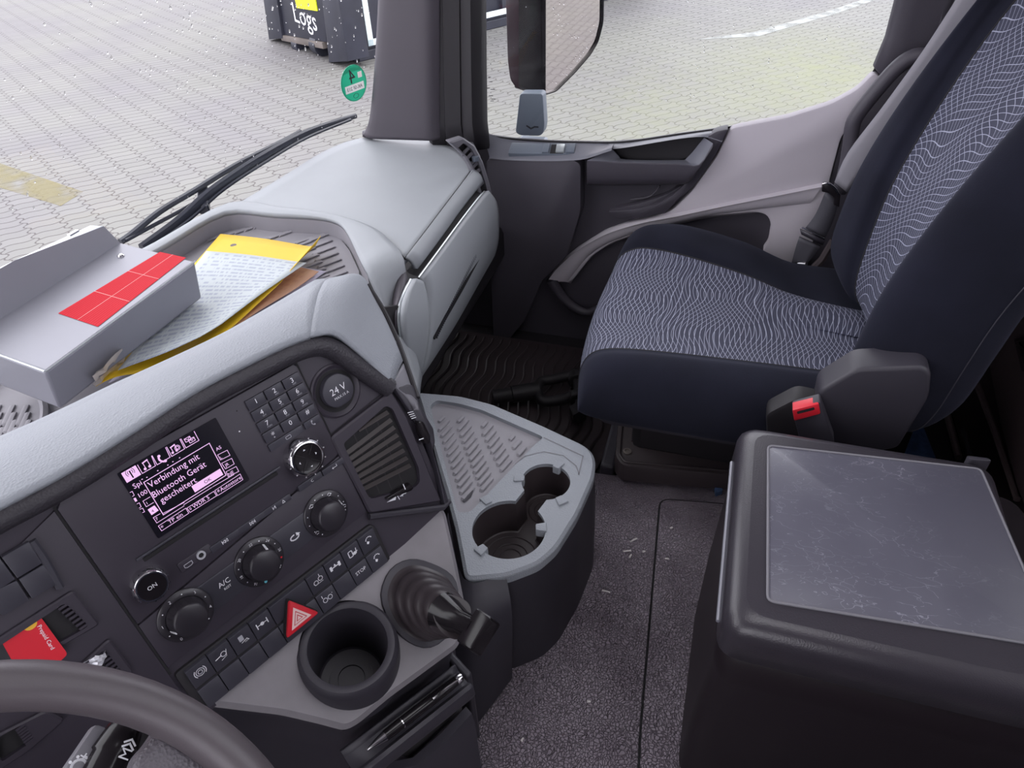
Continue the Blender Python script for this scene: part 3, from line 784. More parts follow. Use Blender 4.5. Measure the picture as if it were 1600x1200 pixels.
# window pane and its rubber edge
mb = MB(); FW = Frame((1.057, 0, 0), (0, -1, 0), (0, 0, 1))
mb.pad(FW, FW.poly([(735, 190), (760, 225), (950, 232), (1140, 210), (1300, 172), (1360, 135), (1400, 60), (1402, -20)]) + [(.24, 1.42), (-.60, 1.42)], 0, .004)
struct(mb.build('window_2', M['glass'], smooth=False), 'clear side window of the passenger door', 'window')
mb = MB(); mb.tube([DOOR.w(*p, .0) for p in cr2(DOOR.poly(wl), 4)], .0022, 6); mb.build('window_seal', M['gap'], door)
# sill ledge: slope from the glass to the front edge, then down
rA = DOOR.poly([(754, 207), (800, 218), (860, 222), (915, 223), (950, 224), (960, 224)])
eB = [(764, 244), (800, 247), (860, 248), (893, 247), (917, 244), (956, 231)]
rB = [DOOR.uv(a, b, .05) for a, b in eB]
t0 = [DOOR.w(*p, .0) for p in rA]; t1 = [DOOR.w(*p, .048) for p in rB]; t2 = [DOOR.w(p[0], p[1] - .005, .052) for p in rB]
mb = MB(); mb.loft([t0, [a * .5 + b * .5 + V((-.001, 0, .001)) for a, b in zip(t0, t1)], t1, t2], 3, 3); mb.build('sill_ledge', M['sill'], door, recalc=True)
# window switches
a = V(DOOR.w(*DOOR.uv(850, 222), .002)); bq = V(DOOR.w(*DOOR.uv(850, 247, .05), .05))
SWF = Frame((a + bq) / 2 + V((-.003, 0, 0)), (0, -1, 0), (a - bq))
mb = MB(); sp_ = [SWF.uv(*p) for p in ((800, 224), (904, 226), (900, 243), (794, 241))]
mb.pad(SWF, fillet(sp_, .003, 2), -.008, .003, .001); sw = mb.build('switch_panel', M['bluegrey'], door)
for a0, a1_, tl in ((849, 859, 0), (861, 882, 1), (886, 899, 0)):
    mb = MB(); q_ = [SWF.uv(a0 + 1, 226, .003), SWF.uv(a1_ + 1, 226, .003), SWF.uv(a1_ - 2, 240, .003), SWF.uv(a0 - 2, 240, .003)]
    if tl: mb.pad(SWF, q_, .0031, .0036, 0, 0); q_ = [SWF.uv(870, 227, .003), SWF.uv(883, 227, .003), SWF.uv(881, 239, .003), SWF.uv(868, 239, .003)]
    mb.pad(SWF, q_, .0032, .008, .002, 1)
    mb.build('window_switch', [M['gap'], M['metaledge'] if tl else M['bluegrey']], sw)
# etched glass mark
mb = MB(); GM = Frame((1.0565, 0, 0), (0, -1, 0), (0, 0, 1))
for k, (x_, y_, w_) in enumerate(((765, 121, 5), (767, 128, 6), (762, 138, 9), (770, 140, 10), (767, 150, 9), (771, 155, 8), (769, 158, 7))):
    a, b = GM.uv(x_, y_); mb.line(GM, [(a - w_ * .0005, b), (a + w_ * .0005, b + .0006)], .0014, .0)
mb.build('etched_mark', M['pillar'], bpy.data.objects['window_2'], smooth=False)
# pull handle with its deep recess
def dl_(pts, h): return [DOOR.w(*DOOR.uv(a, b, h), h) for a, b in pts]
k0 = dl_([(957, 233), (967, 244), (978, 249), (1058, 250), (1074, 246), (1100, 215)], .020); k1 = dl_([(917, 251), (938, 252), (978, 254), (1060, 256), (1092, 257), (1114, 224)], .052)
mb = MB(); mb.grid([dl_([(957, 233), (967, 244), (978, 249), (1058, 250), (1074, 246), (1100, 215)], .002), k0]); mb.loft([k0, [a * .5 + b * .5 + V((-.002, 0, .001)) for a, b in zip(k0, k1)], k1], 3, 3); mb.build('handle_top', M['sill'], door, recalc=True)
k2 = dl_([(917, 255), (938, 257), (978, 259), (1060, 261), (1091, 261), (1112, 233)], .054); k3 = dl_([(917, 286), (938, 287), (978, 287), (1050, 286), (1077, 283), (1097, 256)], .047)
mb = MB(); mb.loft([k1, k2, k3, dl_([(917, 288), (938, 289), (978, 289), (1050, 288), (1077, 285), (1098, 257)], .004)], 3, 3); mb.build('pull_handle', M['doorblack'], door, recalc=True)
mb = MB(); mb.pad(DOOR, [DOOR.uv(*p) for p in ((958, 230), (1086, 208), (1102, 214), (1076, 248), (1058, 252), (974, 251))], .0, .003); mb.build('handle_recess', M['dark'], door)
mb = MB(); mb.loft([dl_([(950, 224), (975, 223), (1000, 220), (1060, 211), (1110, 204), (1139, 200)], .001), dl_([(953, 228), (975, 228), (1000, 224), (1060, 214), (1108, 208), (1135, 207)], .02), dl_([(957, 233), (975, 231), (1000, 227), (1060, 217), (1100, 214), (1128, 222)], .031)], 3, 3); mb.build('sill_strip', M['sill'], door, recalc=True)
mb = MB(); up = [DOOR.uv(*p, .028) for p in ((1138, 201), (1117, 244), (1085, 290), (1062, 309), (1040, 332), (1000, 341), (968, 342), (950, 330), (990, 327), (1030, 318), (1052, 304), (1074, 283), (1093, 258), (1108, 236), (1112, 223), (1104, 214), (1120, 205))]
mb.pad(DOOR, fillet(up, .005, 2), 0, .030, .004); mb.build('handle_surround', M['doorblack'], door)
# storage pocket under the handle
mb = MB(); pk = [DOOR.uv(*p, .02) for p in ((951, 328), (1000, 318), (1040, 305), (1072, 286), (1060, 309), (1034, 326), (990, 335))]
mb.pad(DOOR, fillet(pk, .003, 2), .0, .020, .003); mb.build('door_pocket', M['doorblack'], door)
mb = MB(); mb.tube(cr([DOOR.w(*DOOR.uv(a, b, .012), .012) for a, b in [(1031, 290), (1024, 300), (1012, 308), (985, 312)]], 4), .0022, 6); mb.build('pocket_rib', M['doorblack'], door)
# pale grey trim: upper field and curved arm band
gp = [(1141, 200), (1119, 245), (1079, 300), (1052, 327), (1000, 344), (945, 363), (900, 391), (872, 416), (860, 432), (868, 441), (893, 441), (905, 425), (925, 400), (955, 380), (1010, 361), (1100, 339), (1180, 331), (1199, 336), (1205, 350), (1200, 380), (1190, 392), (1205, 412), (1245, 420), (1265, 400), (1278, 345), (1292, 300), (1302, 260), (1314, 215), (1336, 185), (1386, 130), (1366, 112), (1340, 139), (1300, 161), (1230, 183)]
mb = MB(); mb.pad(DOOR, fillet([DOOR.uv(*p, .02) for p in gp], .012, 3), 0, .022, .005); mb.build('grey_trim', M['doorgrey'], door)
bt_ = [(859, 433), (872, 416), (900, 391), (945, 364), (1000, 346), (1060, 334), (1130, 319), (1200, 305), (1284, 288)]; bb_ = [(892, 443), (904, 427), (924, 402), (954, 382), (1010, 363), (1060, 351), (1104, 341), (1180, 332), (1262, 324)]
j0, j1, j2, j3 = dl_(bt_, .022), [p + V((-.012, 0, .0)) for p in dl_(bt_, .022)], dl_([((a[0] * .25 + b[0] * .75), (a[1] * .25 + b[1] * .75)) for a, b in zip(bt_, bb_)], .026), dl_(bb_, .004)
mb = MB(); mb.loft([[p + V((.004, 0, .004)) for p in j0], j1, [a * .9 + b * .1 for a, b in zip(j1, j2)], j2, j3], 3, 4); mb.build('arm_band', M['doorgrey'], door, recalc=True)
# lower door: raised panel and floor level pocket
mb = MB(); mb.pad(DOOR, fillet([DOOR.uv(*p, .05) for p in ((760, 249), (893, 249), (907, 256), (907, 330), (886, 400), (846, 440), (820, 500), (772, 560))], .012, 4), 0, .05, .010); mb.build('lower_panel', M['doorblack'], door)
mb = MB(); mb.tube(cr([DOOR.w(*DOOR.uv(a, b, .02), .02) for a, b in [(862, 436), (872, 455), (890, 475), (915, 488), (940, 480)]], 4), [.016 - .0004 * i for i in range(17)], 10); mb.build('pocket_lip', M['doorblack'], door)

# ---------------------------------------------------------------- pillars
mb = MB()
cols = [((607, -60), (607, 0), (598, 120), (590, 190), (578, 218), 1.0), ((612, -60), (611, 0), (604, 120), (597, 190), (590, 214), .985), ((668, -60), (668, 0), (668, 100), (668, 190), (668, 215), .975), ((676, -60), (676, 0), (675, 100), (675, 190), (675, 215), .985)]
rws = [[U(c[k][0], c[k][1], x=c[5]) for c in cols] for k in range(5)]
def upto(r0, r1, z): return [a + (a - b) * ((z - a.z) / max(1e-4, (a - b).z)) for a, b in zip(r0, r1)]
mb.loft([upto(rws[0], rws[1], 1.93), upto(rws[0], rws[1], 1.4)] + rws, 4, 5)
struct(mb.build('trim_3', M['pillar'], solid=.02), 'smooth dark grey windscreen pillar trim beside the door', 'pillar trim')
mb = MB()
xs = [(674, 1.0), (677, .985), (688, .985), (690, 1.005), (697, 1.005), (700, .985), (712, .985), (715, 1.005), (722, 1.005), (726, .99), (735, .985), (742, .995), (748, 1.02), (749, 1.05)]
rws = [[U(px + dx * k, py, x=x) for px, x in xs] for k, (dx, py) in enumerate([(0, -80), (0, 0), (0.6, 100), (1.0, 190), (2.0, 232)])]
mb.grid([upto(rws[0], rws[1], 1.93)] + rws)
struct(mb.build('trim_4', M['dark'], solid=.015), 'black ribbed door seal beside the windscreen pillar', 'door seal')
mb = MB(); bpil = [(1366, 108), (1385, 62), (1401, 0), (1403, -20), (1404, -420), (1560, -420), (1560, -150), (1486, 20), (1455, 92), (1420, 92), (1385, 131)]
mb.pad(DOOR, [DOOR.uv(*p, .03) for p in bpil], 0, .03, .015, steps=3)
struct(mb.build('trim_5', M['doorblack']), 'dark rear frame of the passenger door window', 'pillar trim')
slab('wall_right', (1.10, -.62, .9), (.04, .72, 2.0), M['midgrey'], 'dark cab side wall behind the passenger door', 'wall')
mb = MB(); mb.tube([U(a, b, x=1.03) for a, b in [(1480, -60), (1475, 0), (1463, 60), (1452, 95)]], .010, 8); struct(mb.build('trim_6', M['doorblack']), 'round black door seal bead behind the seat belt', 'door seal')
slab('wall_right_1', (1.10, .05, 1.66), (.04, 1.9, .56), M['midgrey'], 'cab side wall above the door window', 'wall')
slab('wall_right_2', (1.12, .70, .15), (.04, .36, .6), M['dark'], 'black trim ahead of the passenger door', 'wall')

# grab handle on the door rear edge
gh = thing('grab_handle', 'curved black grab handle behind the passenger door window', 'grab handle', U(1330, 230, x=.99))
mb = MB(); mb.tube(cr([U(a, b, x=.98) for a, b in [(1462, 96), (1440, 87), (1418, 93), (1395, 112), (1368, 143), (1345, 172), (1333, 193), (1329, 222), (1322, 262), (1312, 300)]], 4), .0145, 12)
mb.build('grip', M['doorblack'], gh)
mb = MB(); mb.pad(DOOR, fillet([DOOR.uv(*p, .02) for p in ((1316, 214), (1338, 186), (1388, 128), (1450, 95), (1470, 110), (1400, 200), (1350, 260), (1310, 300), (1292, 300))], .01, 3), 0, .012, .004); mb.build('mounting_plate', M['doorblack'], gh)
# ================================================================ dashboard
dash = thing('dashboard', 'grey and black truck dashboard with radio, vents, switches and co-driver shelf', 'dashboard', (.2, .55, .2))
def top(pts, z): return [U(a, b, z=z) for a, b in pts]
# co-driver top cover
C_ = [[(632, 405), (600, 375), (545, 349), (470, 333), (360, 325)], [(666, 360), (640, 335), (590, 312), (525, 297), (440, 277)],
      [(700, 315), (675, 292), (635, 272), (585, 258), (515, 232)], [(725, 282), (708, 262), (680, 248), (640, 237), (580, 214)], [(735, 268), (731, 255), (718, 238), (700, 227), (680, 221)]]
rows = [[U(*C_[c][r], z=ZD + (-.004, .0, .004, .006, .004)[r]) for c in range(5)] for r in range(5)]
mb = MB(); mb.loft(rows, 5, 5); lidrows = dense(rows, 5, 5)
tcov = mb.build('top_cover', M['grey'], dash, solid=.012, ang=60, recalc=False)
mb = MB(); mb.tube([lidrows[i][0] + V((0, 0, .001)) for i in range(len(lidrows))], .0022, 6); mb.tube([p + V((0, 0, 0)) for p in lidrows[0]], .0016, 6); mb.build('cover_seam', M['gap'], tcov)
# rear strip beside the pillar
mb = MB(); mb.loft([[U(*p, z=ZD + .002) for p in ((580, 214), (610, 215), (645, 217), (680, 221), (704, 229))], [U(*p, z=ZD + .012) for p in ((566, 206), (590, 200), (640, 200), (690, 203), (716, 209))], [U(*p, z=ZD + .012) for p in ((570, 203), (596, 194), (640, 192), (690, 192), (722, 198))]], 3, 4)
mb.build('rear_strip', M['midgrey'], dash, solid=.01)
# front band, dark groove, glovebox door
YG = .49
fb = [(632, 405), (666, 360), (700, 315), (725, 282), (735, 268)]
f2 = [(645, 420), (680, 374), (712, 330), (738, 297), (749, 283)]
f3 = [(652, 432), (686, 386), (720, 340), (745, 308), (755, 297)]
R0 = [U(*p, z=ZD - .005) for p in fb]; R1 = [U(*p, y=r.y - .012) for p, r in zip(f2, R0)]
mb = MB(); mb.loft([R0, [(a + b) / 2 + V((0, -.004, .002)) for a, b in zip(R0, R1)], R1], 3, 4); mb.build('front_band', M['grey'], dash, solid=.01)
R2 = [U(*p, y=r.y - .004) for p, r in zip(f3, R1)]
mb = MB(); mb.loft([R1, [a * .7 + b * .3 + V((0, .014, 0)) for a, b in zip(R1, R2)], [a * .3 + b * .7 + V((0, .014, 0)) for a, b in zip(R1, R2)], R2], 2, 4); mb.build('groove', M['dark'], dash)
gb = [[(653, 434), (687, 388), (721, 342), (746, 310), (756, 299)], [(660, 452), (694, 408), (728, 362), (755, 328), (768, 315)], [(664, 500), (696, 452), (729, 400), (758, 355), (772, 335)],
      [(661, 540), (690, 500), (722, 450), (755, 400), (772, 372)], [(652, 580), (679, 540), (707, 498), (741, 440), (766, 398)], [(646, 592), (672, 556), (702, 510), (737, 455), (762, 412)]]
ys = (-.006, -.012, -.016, -.012, .004, .03)
rows = [[U(*p, y=R2[k].y + ys[i]) for k, p in enumerate(r)] for i, r in enumerate(gb)]
mb = MB(); mb.loft(rows, 4, 4); gbx = mb.build('glovebox_door', M['glovelit'], dash, solid=.012)
mb = MB(); gr = dense(rows, 4, 4); mb.tube([r[0] + V((-.001, -.001, 0)) for r in gr], .002, 6); mb.build('door_seam', M['gap'], gbx)
mb = MB(); mb.tube([p + V((0, -.001, 0)) for p in gr[0]], .0022, 6); mb.build('top_highlight', M['metaledge'], gbx)  # pale tube paints the highlight along the upper edge
slot = [(742, 396), (750, 391), (751, 398), (722, 452), (690, 508), (677, 531), (675, 527), (700, 478)]
SL = Frame(U(715, 460, y=R2[2].y - .0265), rows[3][4] - rows[3][0], V((0, 0, 1)))
mb = MB(); mb.pad(SL, fillet([SL.uv(*p) for p in slot], .003, 2), 0, .003); 
for k in range(40):
    t = k / 39; a = SL.uv(741 + (680 - 741) * t, 399 + (524 - 399) * t); mb.box(SL.w(a[0], a[1], .003), SL.ex * .002, SL.ey * .012, SL.ez * .002, 1)
mb.build('grille_slot', [M['gap'], M['black']], gbx)
# left end cap of the co-driver side
ec = [[(641, 436), (647, 438), (653, 441)], [(629, 460), (643, 462), (660, 466)], [(622, 490), (641, 493), (663, 500)], [(626, 530), (643, 533), (660, 540)], [(638, 575), (645, 577), (651, 582)], [(646, 604), (648, 600), (650, 594)]]
rows = [[U(*p, y=R2[0].y + ys[i]) for p in r] for i, r in enumerate(ec)]
mb = MB(); mb.loft(rows, 4, 4); ecap = mb.build('end_cap', M['glovelit'], dash, solid=.012)
er = dense(rows, 4, 4)
mb = MB(); mb.tube([r[0] + V((-.001, -.001, 0)) for r in er[:18]], .002, 6); mb.build('cap_lip', M['metaledge'], ecap)
lp0 = [r[0] + V((-.002, .004, 0)) for r in er]
lp1 = [U(*p, y=R2[0].y + .012) for p in cr2([(632, 414), (618, 446), (611, 484), (614, 526), (630, 580), (643, 612)], 4)]
mb = MB(); mb.grid([lp1, lp0]); mb.build('end_groove', M['pillar'], dash, solid=.004)
# shelf surround
inn = [(648, 620), (625, 548), (603, 494), (575, 434), (561, 405), (546, 373), (531, 354), (500, 345), (430, 341), (352, 338), (262, 388), (200, 425)]
ou = [(652, 590), (634, 520), (624, 470), (628, 410), (606, 380), (583, 363), (545, 349), (505, 340), (440, 331), (360, 324), (246, 386), (180, 420)]
zi = [.38, .44, .49, ZD - .004] + [ZD] * 8
zo = [.36, .42, .48, ZD - .006] + [ZD - .001] * 8
A_ = [U(*p, z=z) for p, z in zip(inn, zi)]; B_ = [U(*p, z=z) for p, z in zip(ou, zo)]
mb = MB(); mb.loft([A_, [(a + b) / 2 + V((0, 0, .003)) for a, b in zip(A_, B_)], B_], 3, 4); mb.build('shelf_surround', M['grey'], dash, solid=.01)
mb = MB(); w_ = dense([A_[3:], [p + V((0, 0, -.02)) for p in A_[3:]], [p + V((0, 0, -.035)) for p in A_[3:]]], 2, 4); mb.grid(w_); mb.build('shelf_wall', M['rub'], dash)
# strip of dash beneath the windscreen, left of the cover
mb = MB(); mb.grid([[V((x, wsy(x, ZD) - .055, ZD - .002)) for x in [-1.0 + 1.36 * j / 12 for j in range(13)]], [V((x, wsy(x, ZD) - .03, ZD - .004)) for x in [-1.0 + 1.36 * j / 12 for j in range(13)]]]); mb.build('rear_edge', M['grey'], dash, solid=.01)
# shelf mat with pressed ribs
ZT = ZD - .03
FTr = FLAT(ZT)
shelf = [(A_[i].x + .01, A_[i].y) for i in range(3, 12)]
pts = [(.33, .555)] + [(p.x + .008, p.y + .01) for p in A_[4:10]] + [(.1, 1.02), (-.4, 1.02), (-.9, .95), (-.9, .55), (-.2, .50)]
mb = MB(); mb.flat(FTr, pts, 0)
def rib(c, d, L, h=.0022, wd=.004):
    mb.tube([c - d * L / 2 + V((0, 0, -.001)), c - d * L * .42 + V((0, 0, h)), c + d * L * .42 + V((0, 0, h)), c + d * L / 2 + V((0, 0, -.001))], [wd * .6, wd, wd, wd * .6], 6, 0, flat=.5, up=(0, 0, 1))
def chain(p0, p1, nn, dpx, L):
    for k in range(nn):
        t = k / (nn - 1); a, b = p0[0] + (p1[0] - p0[0]) * t, p0[1] + (p1[1] - p0[1]) * t
        c = U(a, b, z=ZT); e = U(a + dpx[0], b + dpx[1], z=ZT); rib(c, (e - c).normalized(), L)
chain((340, 372), (412, 352), 6, (9, -3.4), .048); chain((372, 388), (452, 364), 6, (9, -3.4), .048); chain((440, 388), (498, 370), 4, (9, -3.2), .048)
chain((497, 373), (533, 452), 9, (9, -3.4), .052); chain((470, 384), (510, 470), 9, (9, -3.4), .052)
for r in range(7):
    for c in range(4):
        p = U(-30 + c * 22 + r * 2, 650 + r * 12, z=ZT); rib(p, V((.85, .5, 0)), .05)
mb.build('shelf_mat', M['rub'], dash)
mb = MB(); mb.tube(cr([U(a, b, z=ZT + .004) for a, b in [(20, 715), (62, 672), (70, 640), (60, 610)]], 4), .006, 6); mb.build('mat_edge', M['rub'], dash)

# ---- hood over the centre panel
fe = [(-60, 823), (0, 790), (100, 737), (200, 675), (300, 610), (380, 568), (450, 535), (485, 524)]
be = [(-60, 722), (0, 692), (88, 653), (193, 602), (250, 576), (340, 534), (400, 502), (512, 436)]
F_ = [PAN.w(*PAN.uv(*p, .012), .012) for p in fe]; K_ = [U(*p, z=.722) for p in be]
mid = [(a * .45 + b * .55) + V((0, 0, .012)) for a, b in zip(F_, K_)]
bk = [p + V((.012, .035, -.03)) for p in K_]; bk2 = [p + V((.02, .05, -.20)) for p in K_]
mb = MB(); mb.loft([F_, [a * .8 + b * .2 + V((0, 0, .007)) for a, b in zip(F_, K_)], mid, [a * .12 + b * .88 + V((0, 0, .006)) for a, b in zip(F_, K_)], K_, bk, bk2], 3, 4)
mb.build('hood', M['greygrain'], dash, solid=.006)
# corner of the hood: ridge and side face
pk_ = U(562, 429, z=.715)
ff = [(485, 524), (522, 521), (560, 548), (615, 600)]
fr_ = [PAN.w(*PAN.uv(*p, .012), .012) for p in ff]
SP = (pk_, (fr_[3] - pk_).cross(fr_[1] - pk_).normalized())
rr_ = [U(*p, pl=SP) for p in ((510, 432), (565, 430), (590, 470), (632, 560))]
cq_ = [K_[-1], pk_, rr_[2], rr_[3]]; gg_ = (1, .8, .4, .2)
mb = MB()
mb.loft([[a * (1 - t) + b * t + V((0, 0, bl * g)) for a, b, g in zip(fr_, cq_, gg_)] for t, bl in ((0, 0), (.2, .007), (.55, .012), (.88, .006), (1, 0))], 4, 5)
back = [K_[-1] + V((.012, .035, -.03)), pk_ + V((.015, .02, -.03)), rr_[2] + V((.012, .015, -.02)), rr_[3] + V((.01, .015, -.01))]
mb.loft([[K_[-1], pk_, rr_[2], rr_[3]], back, [p + V((0.02, .03, -.16)) for p in back]], 2, 5)
mb.build('hood_corner', M['greygrain'], dash, solid=.004)
# lower part of the side: grained tongue, black side strip
sd = [(615, 600), (640, 606), (664, 640), (672, 670)]
mb = MB()
q1 = [PAN.w(*PAN.uv(*p, .008), .008) for p in ((613, 600), (622, 608), (634, 620), (646, 640))]
q2 = [U(*p, pl=SP) for p in ((634, 563), (642, 592), (650, 618), (655, 640))]
mb.loft([q1, [(a + b) / 2 + V((-.001, -.001, .003)) for a, b in zip(q1, q2)], q2], 3, 4); mb.loft([q2, [p + V((.02, .03, -.03)) for p in q2]], 1, 4)
mb.build('side_tongue', M['midgrey'], dash, solid=.004)
mb = MB(); mb.tube(cr([U(a, b, pl=(SP[0] + V((.004, 0, 0)), SP[1])) for a, b in [(574, 445), (600, 487), (622, 535), (640, 585), (652, 622)]], 4), .0035, 8); mb.build('side_seam', M['dark'], dash)
# dark padded rim under the hood
rim = [(-60, 850), (0, 815), (100, 762), (200, 700), (300, 634), (390, 586), (460, 552), (500, 541), (530, 549), (570, 578), (613, 607)]
rp_ = [PAN.w(*PAN.uv(*p, .008), .002) for p in rim]
mb = MB(); mb.tube(cr(rp_, 5), .0115, 12, up=PAN.ez); mb.build('padded_rim', M['blackgrain'], dash)

# ---- centre panel board
def pp(px, py, h=0.0): return PAN.uv(px, py, h)
def PP(*pts): return [pp(*p) for p in pts]
brd = PP((-70, 860), (0, 828), (100, 775), (200, 713), (300, 645), (390, 597), (460, 562), (500, 552), (535, 560), (605, 606), (625, 606), (700, 788), (610, 872), (330, 1110), (240, 1110), (-70, 1250))
mb = MB(); mb.pad(PAN, brd, -.03, -.001)
mb.build('panel_board', M['panel'], dash)

# radio: u from -.097 to .15
radio = None
mb = MB()
ra = [pp(79, 789), pp(300, 658), pp(394, 604), pp(478, 578), pp(480, 602), pp(537, 728), pp(424, 812), pp(213, 962), pp(205, 960)]
UL, UR = -.0985, .1495
rp2 = [(UL, .036), (.05, .046), (UR - .005, .046), (UR, .04), (UR, -.067), (UL, -.098)]
rp2 = [(UL, .034), (UL + .01, .044), (UR - .004, .044), (UR, .040), (UR, -.070), (UL, -.100)]
mb.pad(PAN, rp2, -.004, .0035, .0012)
radio = mb.build('radio', M['panel'], dash)
mb = MB()
mb.line(PAN, [(UR + .0012, .044), (UR + .0012, -.155)], .0022, .0012); mb.build('panel_seam', M['gap'], dash, smooth=False)
mb = MB(); mb.line(PAN, [(UL - .0012, .036), (UL - .0012, -.165)], .0022, .0012); mb.build('panel_seam', M['gap'], dash, smooth=False)
# display, 94 x 72 mm, lit
SCX, SCY = .003, -.0012
mb = MB(); mb.pad(PAN, rrect(SCX, SCY, .098, .0745, .0015), .0036, .0044); 
scr = mb.build('display', M['screen'], radio)
def sq(px, py): return pp(px, py, .0048)
Z = .0048
mb = MB()
def bxl(cx, cy, w_, h_, lw=.0006): mb.line(PAN, rrect(cx, cy, w_, h_, .0002, 1), lw, Z, 0, True)
def pt(fx, fy):                       # picture of the display in its own 1257x1200 crop
    return sq(180 + fx * 220 / 1257, 640 + fy * 210 / 1200)
mb.flat(PAN, [pt(*p) for p in ((52, 570), (180, 497), (232, 580), (105, 655))], Z)
for seg in (((200, 495), (243, 570), (360, 502), (325, 415)), ((330, 412), (375, 493), (490, 425), (450, 340)), ((460, 335), (505, 418), (620, 350), (578, 265)), ((588, 262), (632, 342), (748, 275), (705, 195))):
    mb.line(PAN, [pt(*p) for p in seg], .0006, Z)
mb.line(PAN, [pt(*p) for p in ((255, 650), (840, 300), (990, 585), (430, 940))], .0007, Z, 0, True)
mb.flat(PAN, [pt(*p) for p in ((680, 685), (935, 527), (965, 580), (712, 740))], Z)
for q in (((385, 1040), (630, 880), (657, 925), (415, 1083)), ((640, 880), (880, 730), (905, 770), (670, 918)), ((890, 722), (1115, 575), (1140, 625), (915, 768)),
          ((915, 405), (1000, 362), (1025, 408), (940, 450)), ((950, 480), (1040, 435), (1062, 485), (985, 530)), ((990, 555), (1080, 508), (1103, 552), (1010, 600))):
    mb.line(PAN, [pt(*p) for p in q], .0005, Z, 0, True)
for q in (((310, 780), (248, 817), (278, 868), (342, 830)), ((400, 930), (340, 965), (372, 1012), (615, 860)), ((430, 925), (615, 830)), ((612, 850), (862, 695)), ((870, 690), (1060, 580)),
          ((133, 740), (152, 730), (170, 765), (155, 775)), ((195, 842), (215, 832), (232, 868), (215, 878)), ((222, 890), (245, 880), (262, 912), (245, 920))):
    mb.line(PAN, [pt(*p) for p in q], .0005, Z)
mb.flat(PAN, [pt(*p) for p in ((290, 893), (350, 855), (388, 900), (325, 943))], Z)
mb.flat(PAN, [pt(*p) for p in ((162, 795), (182, 785), (198, 815), (180, 825))], Z)
def st_(t, fx, fy, size, m=0, sx=1.0, rot=0.0):
    a, b = pt(fx, fy); mb.text(PAN, t, a, b, size, Z + .0002 if m else Z, m, rot, sx=sx)
st_('Verbindung mit', 530, 550, .0088, sx=.92); st_('Bluetooth Gerät', 575, 620, .0088, sx=.92); st_('gescheitert', 568, 725, .0088, sx=.92)
st_('OK', 825, 632, .0050, 1); st_('Spi', 200, 675, .0070); st_('100', 247, 748, .0062); st_('TP ein', 538, 970, .0055); st_('WDR 5', 765, 825, .0055); st_('Autostore', 1030, 660, .0055)
st_('AS', 922, 345, .005); st_('JR', 998, 495, .0045); st_('NE', 1033, 568, .0048); st_('L', 945, 428, .004); st_('1', 284, 835, .004); st_('4', 333, 905, .004, 1); st_('7', 372, 975, .004); st_('*', 418, 1045, .006); st_('0', 672, 885, .004); st_('#', 922, 725, .004)
# tab icons: mast, notes, handset, note with disc, envelopes
a, b = pt(142, 575); mb.line(PAN, [(a, b - .0035), (a, b + .003)], .0012, Z + .0002, 1)
for s_ in (-1, 1):
    for r_ in (.0022, .0038): mb.line(PAN, [(a + s_ * r_ * math.cos(t), b + .002 + r_ * math.sin(t)) for t in (-.7, -.2, .3, .8)], .0005, Z + .0002, 1)
def note(fx, fy, k=1.0):
    a, b = pt(fx, fy)
    for dx in (-.0022, .0022): mb.flat(PAN, circ(a + dx * k - .0007, b - .003 * k, .0013 * k, 10), Z); mb.line(PAN, [(a + dx * k, b - .003 * k), (a + dx * k, b + .003 * k)], .0006, Z)
    mb.line(PAN, [(a - .0022 * k, b + .003 * k), (a + .0022 * k, b + .0037 * k)], .0012, Z)
note(280, 490); note(525, 350, .9)
def handset(F, a, b, k, z, mbx, m=0, c=0.4):
    pts = [(a + k * math.cos(t), b + k * math.sin(t)) for t in [2.0 + c + i * .28 for i in range(9)]]
    mbx.line(F, pts, k * .38, z, m)
    for p in (pts[0], pts[-1]): mbx.flat(F, circ(p[0], p[1], k * .34, 8), z + .00005, m)
a, b = pt(418, 425); handset(PAN, a + .0012, b - .0005, .0042, Z, mb)
a, b = pt(555, 340); 
for r_ in (.0024, .0013): mb.line(PAN, circ(a, b, r_, 12), .0005, Z, 0, True)
for fx, fy in ((648, 265), (685, 272)):
    a, b = pt(fx, fy); mb.line(PAN, rrect(a, b, .0055, .0035, .0002, 1), .0006, Z, 0, True); mb.line(PAN, [(a - .0025, b + .0015), (a, b - .0004), (a + .0025, b + .0015)], .0005, Z)
for fx, fy in ((283, 605), (240, 622), (515, 465), (575, 430), (380, 545), (470, 495)):
    a, b = pt(fx, fy); mb.flat(PAN, rrect(a, b, .0012, .0008, .0001, 1), Z)
mb.build('screen_image', [M['pix'], M['screen']], scr, smooth=False)

# keypad
KX = [.0935, .1150, .1365]; KY = [.0300, .0170, .0040, -.0090]
sub_ = ['', 'ABC', 'DEF', 'GHI', 'JKL', 'MNO', 'PQRS', 'TUV', 'WXYZ', '', '', '']
TX = '123456789*0#'
for i in range(12):
    x_, y_ = KX[i % 3], KY[i // 3]
    mb = MB(); mb.pad(PAN, rrect(x_, y_, .0200, .0112, .0006, 2), .003, .0062, .0010)
    mb.text(PAN, TX[i], x_, y_ + .0008, .0074 if TX[i] != '*' else .009, .0064, 1)
    if sub_[i]: mb.text(PAN, sub_[i], x_ + .001, y_ - .0036, .0024, .0064, 2)
    if TX[i] == '*': mb.text(PAN, '+', x_, y_ - .0036, .0036, .0064, 1)
    mb.build('key', [M['key'], M['white'], M['greyprint']], radio)
mb = MB(); mb.pad(PAN, rrect(.1043, -.0210, .0415, .0080, .0006, 2), .003, .0055, .001); a, b = .1065, -.0210
mb.line(PAN, rrect(a, b, .006, .003, .001, 2), .0006, .0057, 1, True); mb.build('hang_up_key', [M['key'], M['greyprint']], radio)
